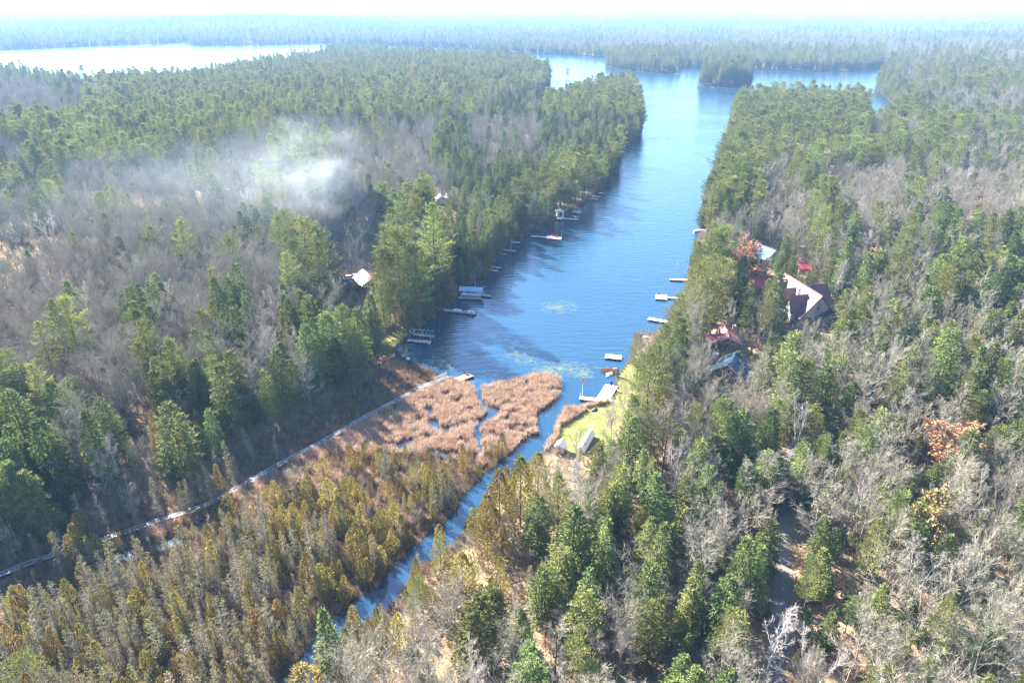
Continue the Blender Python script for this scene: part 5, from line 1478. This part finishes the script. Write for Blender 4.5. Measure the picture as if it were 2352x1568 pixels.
# bare boat lift with hoops and a plank walk
def lift(label, a, c, W, canopy):
    A, B_ = G(a[0], a[1], .5), G(c[0], c[1], .5)
    dx, dy = B_[0] - A[0], B_[1] - A[1]; L = math.hypot(dx, dy)
    e = thing('boat_lift', label, 'boat lift', ((A[0] + B_[0]) / 2, (A[1] + B_[1]) / 2, 0), math.atan2(dy, dx))
    deck_bm(L, 1.3, .5).build('walkway', M['grey_wood'], e)
    b = MB(); b.box((0, 0, .36), (L - .1, 1.1, .2)); b.build('walkway_frame', M['dark_wood'], e)
    for sx in (-1, 0, 1):
        for yy in (.95, W + .6):
            q = MB(); q.tube([(sx * L * .44, yy, -1.2), (sx * L * .44, yy, 2.6)], .06, 6, cap=True); q.build('post', M['metal'], e)
    for yy in (.95, W + .6):
        for zz in (.55, 2.55):
            q = MB(); q.box((0, yy, zz), (L * .94, .09, .09)); q.build('beam', M['metal'], e)
    if canopy:
        b = MB(); n = 8
        for i in range(n + 1):
            t = i / n; yy = .55 + (W + .5) * t; zz = 2.75 + .75 * math.sin(math.pi * t)
            b.v += [(-L * .50, yy, zz), (L * .50, yy, zz), (-L * .50, yy, zz + .06), (L * .50, yy, zz + .06)]
        for i in range(n):
            k = i * 4; b.f += [(k + 2, k + 3, k + 7, k + 6), (k, k + 4, k + 5, k + 1), (k, k + 2, k + 6, k + 4), (k + 1, k + 5, k + 7, k + 3)]; b.m += [0] * 4
        b.build('canopy', M['canopy_blue'], e)
        for i in range(5):
            q = MB(); xx = -L * .45 + i * L * .225; q.tube([(xx, .55 + (W + .5) * t, 2.72 + .75 * math.sin(math.pi * t)) for t in np.linspace(0, 1, 7)], .035, 4); q.build('hoop', M['metal'], e)
    else:
        for i in range(6):
            q = MB(); xx = -L * .44 + i * L * .176
            q.tube([(xx, .95 + (W - .35) * t, 2.55 + .8 * math.sin(math.pi * t) ** .7) for t in np.linspace(0, 1, 7)], .045, 5); q.build('hoop', M['metal'], e)
        deck_bm(L * .95, .8, .5).build('back_walkway', M['grey_wood'], e).location = (0, W + 1.2, 0)
    return e, L
lift('bare boat lift frame with metal hoops at the left shore', (937, 781), (990, 786), 3.0, False)
lf, LL = lift('boat lift with a faded blue canopy on the left shore', (1053, 683), (1107, 686), 3.4, True)
q = thing('pontoon_boat', 'pale pontoon boat parked under the faded blue canopy', 'boat', lf.matrix_basis @ V(0, 2.1, .9), lf.rotation_euler[2])
deck_bm(LL * .82, 2.5, .3, .3).build('deck', M['hull_blue'], q)
for sy in (-1, 1):
    b = MB(); b.tube([(-LL * .41, sy * .85, 0), (LL * .36, sy * .85, 0), (LL * .43, sy * .85, .16)], [.32, .32, .05], 8, cap=True); b.build('pontoon', M['alu'], q)
for sy in (-1, 1):
    b = MB(); b.box((0, sy * 1.22, .72), (LL * .78, .05, .5)); b.build('railing', M['white_paint'], q)
for sx in (-.3, 0, .26):
    b = MB(); b.box((sx * LL, .7, .6), (1.1, .7, .5), taper=.9); b.build('bench_seat', M['white_paint'], q)

# ------------------------------------------------------------------ buildings
def window(parent, c, w, h, nrm, frame='white_paint'):
    """window set in a wall: frame proud of the wall, pane inside it"""
    ax = V(0, 0, 1).cross(V(*nrm)); ang = math.atan2(ax.y, ax.x)
    Mx = Matrix.Rotation(ang, 3, 'Z')
    c = V(*c)
    b = MB()
    for sx in (-1, 1): b.box(c + Mx @ V(sx * (w / 2), 0, 0), (.10, .12, h + .2), M=Mx)
    for sz in (-1, 1): b.box(c + Mx @ V(0, 0, sz * (h / 2 + .05)), (w - .10, .12, .10), M=Mx)
    b.box(c + Mx @ V(0, .0, 0), (.05, .09, h - .02), M=Mx)
    f = b.build('window', M[frame], parent)
    g = MB(); g.box(c, (w - .12, .05, h - .02), M=Mx); g.build('pane', M['glass'], f)
def gable(name, label, x, y, z, rz, L, W, wh, rh, wall, roof, over=.5, cat='house', group=None, ribs=True, wins=True, chimney=None, fascia='white_paint'):
    """house with its ridge along local y; gable front faces local -y"""
    e = thing(name, label, cat, (x, y, z), rz, group)
    b = MB(); w, l = W / 2, L / 2
    b.add([(-w, -l, -.6), (w, -l, -.6), (w, l, -.6), (-w, l, -.6), (-w, -l, wh), (w, -l, wh), (w, l, wh), (-w, l, wh), (0, -l, wh + rh), (0, l, wh + rh)],
          [(0, 1, 5, 8, 4), (1, 2, 6, 5), (2, 3, 7, 9, 6), (3, 0, 4, 7), (3, 2, 1, 0)])
    b.build('wall', M[wall], e)
    sl = math.hypot(w, rh); k = over / w; lo = l + over
    r = MB()
    for s in (-1, 1):
        up = V(s * .0, 0, wh + rh + .10); dn = V(s * (w + over), 0, wh - rh * k + .10)
        nn = V(s * rh, 0, w).normalized() * .14
        a, b2 = up, dn
        r.add([(a.x, -lo, a.z), (b2.x, -lo, b2.z), (b2.x, lo, b2.z), (a.x, lo, a.z), (a.x + nn.x * 0, -lo, a.z + nn.z), (b2.x + nn.x, -lo, b2.z + nn.z), (b2.x + nn.x, lo, b2.z + nn.z), (a.x, lo, a.z + nn.z)],
              [(0, 1, 2, 3), (4, 7, 6, 5), (0, 4, 5, 1), (3, 2, 6, 7), (1, 5, 6, 2)])
        if ribs:
            n = int(2 * lo / .6)
            for i in range(n + 1):
                yy = -lo + i * 2 * lo / n
                p, q_ = V(0, yy, wh + rh + .11 + nn.z), V(dn.x + nn.x, yy, dn.z + nn.z + .01)
                r.tube([p, q_], .035, 3)
    ro = r.build('roof', M[roof], e)
    c = MB(); c.box((0, 0, wh + rh + .30), (.34, 2 * lo, .10)); c.build('ridge_cap', M[roof], ro)
    for sy in (-1, 1):
        f = MB()
        for s in (-1, 1):
            f.add([(0, sy * (lo + .01), wh + rh + .16), (s * (w + over), sy * (lo + .01), wh - rh * k + .16), (s * (w + over), sy * (lo + .01), wh - rh * k - .12), (0, sy * (lo + .01), wh + rh - .14),
                   (0, sy * (lo + .06), wh + rh + .16), (s * (w + over), sy * (lo + .06), wh - rh * k + .16), (s * (w + over), sy * (lo + .06), wh - rh * k - .12), (0, sy * (lo + .06), wh + rh - .14)],
                  [(0, 1, 2, 3), (7, 6, 5, 4), (0, 4, 5, 1), (1, 5, 6, 2), (2, 6, 7, 3)])
        f.build('fascia', M[fascia], e)
    if wins:
        window(e, (0, -l - .03, wh + rh * .32), min(1.2, W * .16), 1.1, (0, -1, 0))
        for s in (-1, 1): window(e, (s * W * .26, -l - .03, wh * .55), min(1.6, W * .2), wh * .5, (0, -1, 0))
        nW = max(2, int(L / 3.2))
        for i in range(nW):
            yy = -l + (i + .5) * L / nW
            for s in (-1, 1): window(e, (s * (w + .03), yy, wh * .55), 1.3, wh * .45, (s, 0, 0))
        d = MB(); d.box((W * .02, -l - .04, wh * .36), (.95, .08, wh * .72)); dd = d.build('door', M['dark_wood'], e)
        d = MB(); d.box((W * .02 + .36, -l - .11, wh * .36), (.06, .08, .12)); d.build('handle', M['metal'], dd)
    if chimney:
        cx, cyy, ch, m = chimney
        q = MB(); q.box((cx, cyy, ch / 2 + wh * .5), (.9, .9, ch)); cm = q.build('chimney', M[m], e)
        q = MB(); q.box((cx, cyy, wh * .5 + ch + .06), (1.1, 1.1, .12)); q.build('chimney_cap', M['metal'], cm)
    return e
def hgt(x, y): return max(.2, hz(x, y))
# the big house: long steep roof with three cross gables to the left and a wing to the right
bx, by = 92.6, 203.5
rzb = math.atan2(-(90.2 - 94.3), (194.5 - 214.5) * -1)
z = hgt(bx, by)
big = gable('large_house', 'large house with steep maroon roofs, three cross gables and a pale front gable', bx, by, z, -R(-11.6) * 1, 19.0, 11.0, 3.2, 6.2, 'stucco', 'roof_maroon', over=.9, ribs=False, chimney=(-3.6, -3.5, 8.2, 'white_wall'), fascia='roof_maroon')
def wing(parent, y0, wdt, x0, x1, ridge, eave, name, m, s):
    """cross gable roof: ridge along local x"""
    b = MB(); h = wdt / 2
    b.add([(x0, y0 - h, eave), (x1, y0 - h, eave), (x1, y0, ridge), (x0, y0, ridge), (x0, y0 + h, eave), (x1, y0 + h, eave), (x0, y0 - h, eave - .18), (x1, y0 - h, eave - .18), (x1, y0, ridge - .18), (x0, y0, ridge - .18), (x0, y0 + h, eave - .18), (x1, y0 + h, eave - .18)],
          [(0, 1, 2, 3), (3, 2, 5, 4), (7, 6, 9, 8), (8, 9, 10, 11), (0, 6, 7, 1), (5, 11, 10, 4), (1, 7, 8, 2), (2, 8, 11, 5), (3, 9, 6, 0), (4, 10, 9, 3)] if s > 0 else [(3, 2, 1, 0), (4, 5, 2, 3), (8, 9, 6, 7), (11, 10, 9, 8), (1, 7, 6, 0), (4, 10, 11, 5), (2, 8, 7, 1), (5, 11, 8, 2), (0, 6, 9, 3), (3, 9, 10, 4)])
    r = b.build(name, M['roof_maroon'], parent)
    w = MB(); xw = x1 - .5 * s; hh = h - .35; sl = (ridge - eave) / h
    xa, xb = sorted((x0 * .55, xw))
    w.add([(xa, y0 - hh, -.6), (xb, y0 - hh, -.6), (xb, y0 + hh, -.6), (xa, y0 + hh, -.6), (xa, y0 - hh, eave + .1), (xb, y0 - hh, eave + .1), (xb, y0 + hh, eave + .1), (xa, y0 + hh, eave + .1), (xa, y0, ridge - .35), (xb, y0, ridge - .35)],
          [(0, 1, 5, 4), (2, 3, 7, 6), (1, 2, 6, 9, 5), (3, 0, 4, 8, 7), (3, 2, 1, 0)])
    w.build('wing_wall', M['stucco'], parent)
    window(parent, (xw + .03 * s, y0, (eave + ridge) / 2 - .4), 1.3, 1.3, (s, 0, 0))
for yy in (-5.3, .6, 6.3): wing(big, yy, 5.0, -.6, -8.0, 8.4, 3.4, 'cross_gable', 'roof_maroon', -1)
wing(big, 2.0, 9.5, .6, 10.5, 8.2, 3.0, 'right_wing_roof', 'roof_maroon', 1)
def place(px, py, zt): 
    x, y = G(px, py, zt); return x, y
x, y = place(1753, 648, 5.0)
gable('red_roofed_house', 'house with a bright red sheet roof above the maroon-roofed one', x, y - 1, hgt(x, y), R(70), 9, 8, 2.8, 2.6, 'log', 'roof_red')
x, y = place(1846, 622, 4.0)
gable('small_red_cabin', 'small cabin with an orange-red roof beyond the maroon-roofed house', x, y, hgt(x, y), R(80), 4, 4, 2.4, 1.4, 'log', 'roof_red', wins=False)
x, y = place(1757, 584, 5.5)
gable('blue_roofed_house', 'white-fronted house with a dark blue roof and tall gable windows', x, y, hgt(x, y), R(28), 8.5, 7.5, 3.4, 3.0, 'white_wall', 'roof_blue', over=.7)
x, y = place(1667, 772, 4.6)
gable('faded_red_cottage', 'cottage with a wide faded red roof among bare trunks', x, y, hgt(x, y), R(-8), 8.0, 6.5, 2.6, 1.7, 'log', 'roof_pink', over=.6, chimney=(2.2, 1.5, 4.2, 'brick'))
x, y = place(1640, 783, 3.6)
gable('faded_red_boathouse', 'low outbuilding with a striped faded red roof left of the faded red cottage', x, y, hgt(x, y), R(78), 6.0, 3.8, 2.2, 1.2, 'log', 'roof_pink', over=.4, cat='outbuilding')
x, y = place(1679, 846, 4.6)
gable('teal_roofed_cottage', 'cottage with a dark teal metal roof and pale ridge', x, y, hgt(x, y), R(-32), 7.2, 8.4, 2.6, 3.0, 'log', 'roof_teal', over=.7, chimney=(-4.6, 1.0, 4.0, 'brick'))
x, y = place(1892, 724, 4.0)
gable('dark_garage', 'garage with a dark navy roof right of the maroon-roofed house', x, y, hgt(x, y), R(15), 6.5, 5.5, 2.6, 1.5, 'stucco', 'roof_navy', cat='garage', wins=False)
x, y = place(845, 645, 4.2)
gable('pink_roofed_cottage', 'cottage with a sun-faded pink roof beside the tall left-shore pines', x, y, hgt(x, y), R(30), 9.0, 6.8, 2.6, 2.2, 'log', 'roof_pale_pink', over=.6)
x, y = place(1043, 460, 4.5)
gable('white_cottage', 'white cottage half hidden behind a bare tree near the smoke', x, y, hgt(x, y), R(30), 9.0, 7.0, 3.6, 2.2, 'white_wall', 'white_paint', over=.4)
x, y = place(1012, 464, 3.0)
gable('white_shelter', 'bright white domed shelter at the edge of the smoke', x, y, hgt(x, y), R(15), 5.0, 5.0, 2.2, 1.6, 'white_paint', 'white_paint', over=.15, cat='shelter', wins=False, ribs=False)
# white boathouse on its platform
x, y = G(1285.5, 498, .55)
gable('boathouse', 'little white boathouse with a dark doorway on the left shore', x, y + 1.2, .55, R(18), 3.0, 3.0, 2.6, 1.0, 'white_wall', 'white_paint', over=.25, cat='boathouse', ribs=False, wins=False)
bh = bpy.data.objects['boathouse']
b = MB(); b.box((0, -1.53, 1.25), (1.6, .08, 2.1)); b.build('door', M['glass'], bh)
# long white shelter and small white shed on the lawn
A, B_ = G(1355, 990, 1.9), G(1333, 1028, 1.9)
x, y = (A[0] + B_[0]) / 2, (A[1] + B_[1]) / 2
z = hgt(x, y)
gable('long_white_shelter', 'long narrow white ridge-roofed shelter standing on the lawn', x + .3, y, z, math.atan2(-(A[0] - B_[0]), A[1] - B_[1]), math.hypot(A[0] - B_[0], A[1] - B_[1]), 1.5, .9, .8, 'white_wall', 'white_paint', over=.15, cat='shelter', ribs=False, wins=False)
x, y = place(1288, 1022, 2.0)
gable('white_shed', 'small white shed with a pitched roof at the edge of the creek', x, y, max(.25, hgt(x, y)), R(-24), 2.0, 1.9, 1.7, .8, 'white_wall', 'white_paint', over=.2, cat='shed', ribs=False, wins=False)
b = MB(); b.box((0, -1.03, .85), (.8, .06, 1.6)); dd = b.build('door', M['grey_wood'], bpy.data.objects['white_shed'])
b = MB(); b.box((.28, -1.09, .85), (.06, .06, .12)); b.build('handle', M['metal'], dd)
# teal tarp over a heap
x, y, z = GZ(1890, 745)
b = MB(); rock(b, (0, 0, 0), (3.2, 2.4, 1.4), 77); o = b.build('tarp_heap', M['tarp']); o.location = (x, y, z); tag(o, 'heap under a teal tarp below the dark garage', 'tarp')

# parked cars by the pink-roofed cottage
def car(label, px, py, rz, m, group='cars parked by the pink-roofed cottage'):
    x, y, z = GZ(px, py)
    e = thing('parked_car', label, 'car', (x, y, z), rz, group)
    b = MB()
    prof = [(-2.2, .35), (2.2, .35), (2.25, .75), (1.2, .92), (-2.15, .95), (-2.25, .7)]
    for s in (-.88, .88): b.v += [(p[0], s, p[1]) for p in prof]
    n = len(prof)
    b.f += [tuple(range(n)), tuple(reversed(range(n, 2 * n)))] + [(i, i + n, (i + 1) % n + n, (i + 1) % n) for i in range(n)]; b.m += [0] * (n + 2)
    bd = b.build('body', M[m], e)
    c = MB(); cp = [(-1.9, .95), (1.15, .92), (.45, 1.48), (-1.35, 1.5)]
    for s in (-1, 1): c.v += [(p[0], s * (.82 if p[1] < 1 else .66), p[1]) for p in cp]
    c.f += [(0, 1, 2, 3), (7, 6, 5, 4)] + [(i, i + 4, (i + 1) % 4 + 4, (i + 1) % 4) for i in range(4)]; c.m += [0] * 6
    c.build('windows', M['glass'], e)
    r = MB(); r.box((-.45, 0, 1.515), (1.75, 1.26, .05)); r.build('roof', M[m], e)
    for sx in (-1.4, 1.4):
        for sy in (-.84, .84):
            w = MB(); w.tube([(sx, sy - .1, .33), (sx, sy + .1, .33)], .33, 12, cap=True); w.build('wheel', M['tyre'], e)
    return e
car('white car parked left of the pink-roofed cottage, farther from it', 803, 641, .35, 'car_white')
car('white car parked nearest the pink-roofed cottage', 820, 638, .15, 'car_white')
car('blue car parked below the two white ones by the pink-roofed cottage', 796, 650, -.5, 'car_blue')

# ------------------------------------------------------------------ smoke drifting up from a fire among the trees
def smoke_material(name, dens, scl, seed):
    m, n, l = mat(name)
    out = n.new('ShaderNodeOutputMaterial'); pv = n.new('ShaderNodeVolumePrincipled'); tc = n.new('ShaderNodeTexCoord')
    pv.inputs['Color'].default_value = (.80, .91, 1, 1); pv.inputs['Anisotropy'].default_value = .35
    ln = n.new('ShaderNodeVectorMath'); ln.operation = 'LENGTH'; l.new(tc.outputs['Object'], ln.inputs[0])
    fo = n.new('ShaderNodeMapRange'); fo.interpolation_type = 'SMOOTHSTEP'; fo.inputs['From Min'].default_value = .1; fo.inputs['From Max'].default_value = 1.0; fo.inputs['To Min'].default_value = 1; fo.inputs['To Max'].default_value = 0
    l.new(ln.outputs['Value'], fo.inputs['Value'])
    nz = n.new('ShaderNodeTexNoise'); nz.inputs['Scale'].default_value = scl; nz.inputs['Detail'].default_value = 4; nz.inputs['Distortion'].default_value = .6
    mp = n.new('ShaderNodeMapping'); mp.inputs['Location'].default_value = (seed, seed * .7, 0); l.new(tc.outputs['Object'], mp.inputs[0]); l.new(mp.outputs[0], nz.inputs['Vector'])
    nr_ = n.new('ShaderNodeMapRange'); nr_.inputs['From Min'].default_value = .42; nr_.inputs['From Max'].default_value = .72; nr_.inputs['To Max'].default_value = dens
    l.new(nz.outputs[0], nr_.inputs['Value'])
    mu = n.new('ShaderNodeMath'); mu.operation = 'MULTIPLY'; l.new(fo.outputs[0], mu.inputs[0]); l.new(nr_.outputs[0], mu.inputs[1])
    l.new(mu.outputs[0], pv.inputs['Density']); l.new(pv.outputs[0], out.inputs['Volume'])
    return m
def puff(name, px, py, z, sx, sy, sz, dens, scl, seed, label):
    x, y = G(px, py, z)
    b = MB(); n, mrows = 16, 8
    for i in range(mrows + 1):
        th = math.pi * i / mrows
        for k in range(n): b.v.append((math.sin(th) * math.cos(6.28319 * k / n), math.sin(th) * math.sin(6.28319 * k / n), math.cos(th)))
    for i in range(mrows):
        for k in range(n): b.f.append((i * n + k, (i + 1) * n + k, (i + 1) * n + (k + 1) % n, i * n + (k + 1) % n)); b.m.append(0)
    o = b.build(name, smoke_material(name + '_vapour', dens, scl, seed))
    o.location = (x, y, z); o.scale = (sx, sy, sz)
    return tag(o, label, kind='stuff')
puff('smoke', 788, 462, 14, 9, 12, 14, .006, 2.0, 3, None)
puff('smoke', 745, 428, 22, 19, 32, 18, .013, 2.4, 5, None)
puff('smoke', 685, 372, 30, 40, 66, 24, .006, 2.6, 9, None)
puff('smoke', 480, 460, 22, 135, 110, 24, .003, 1.5, 8, None)
print('script', round(time.time() - T0, 1))
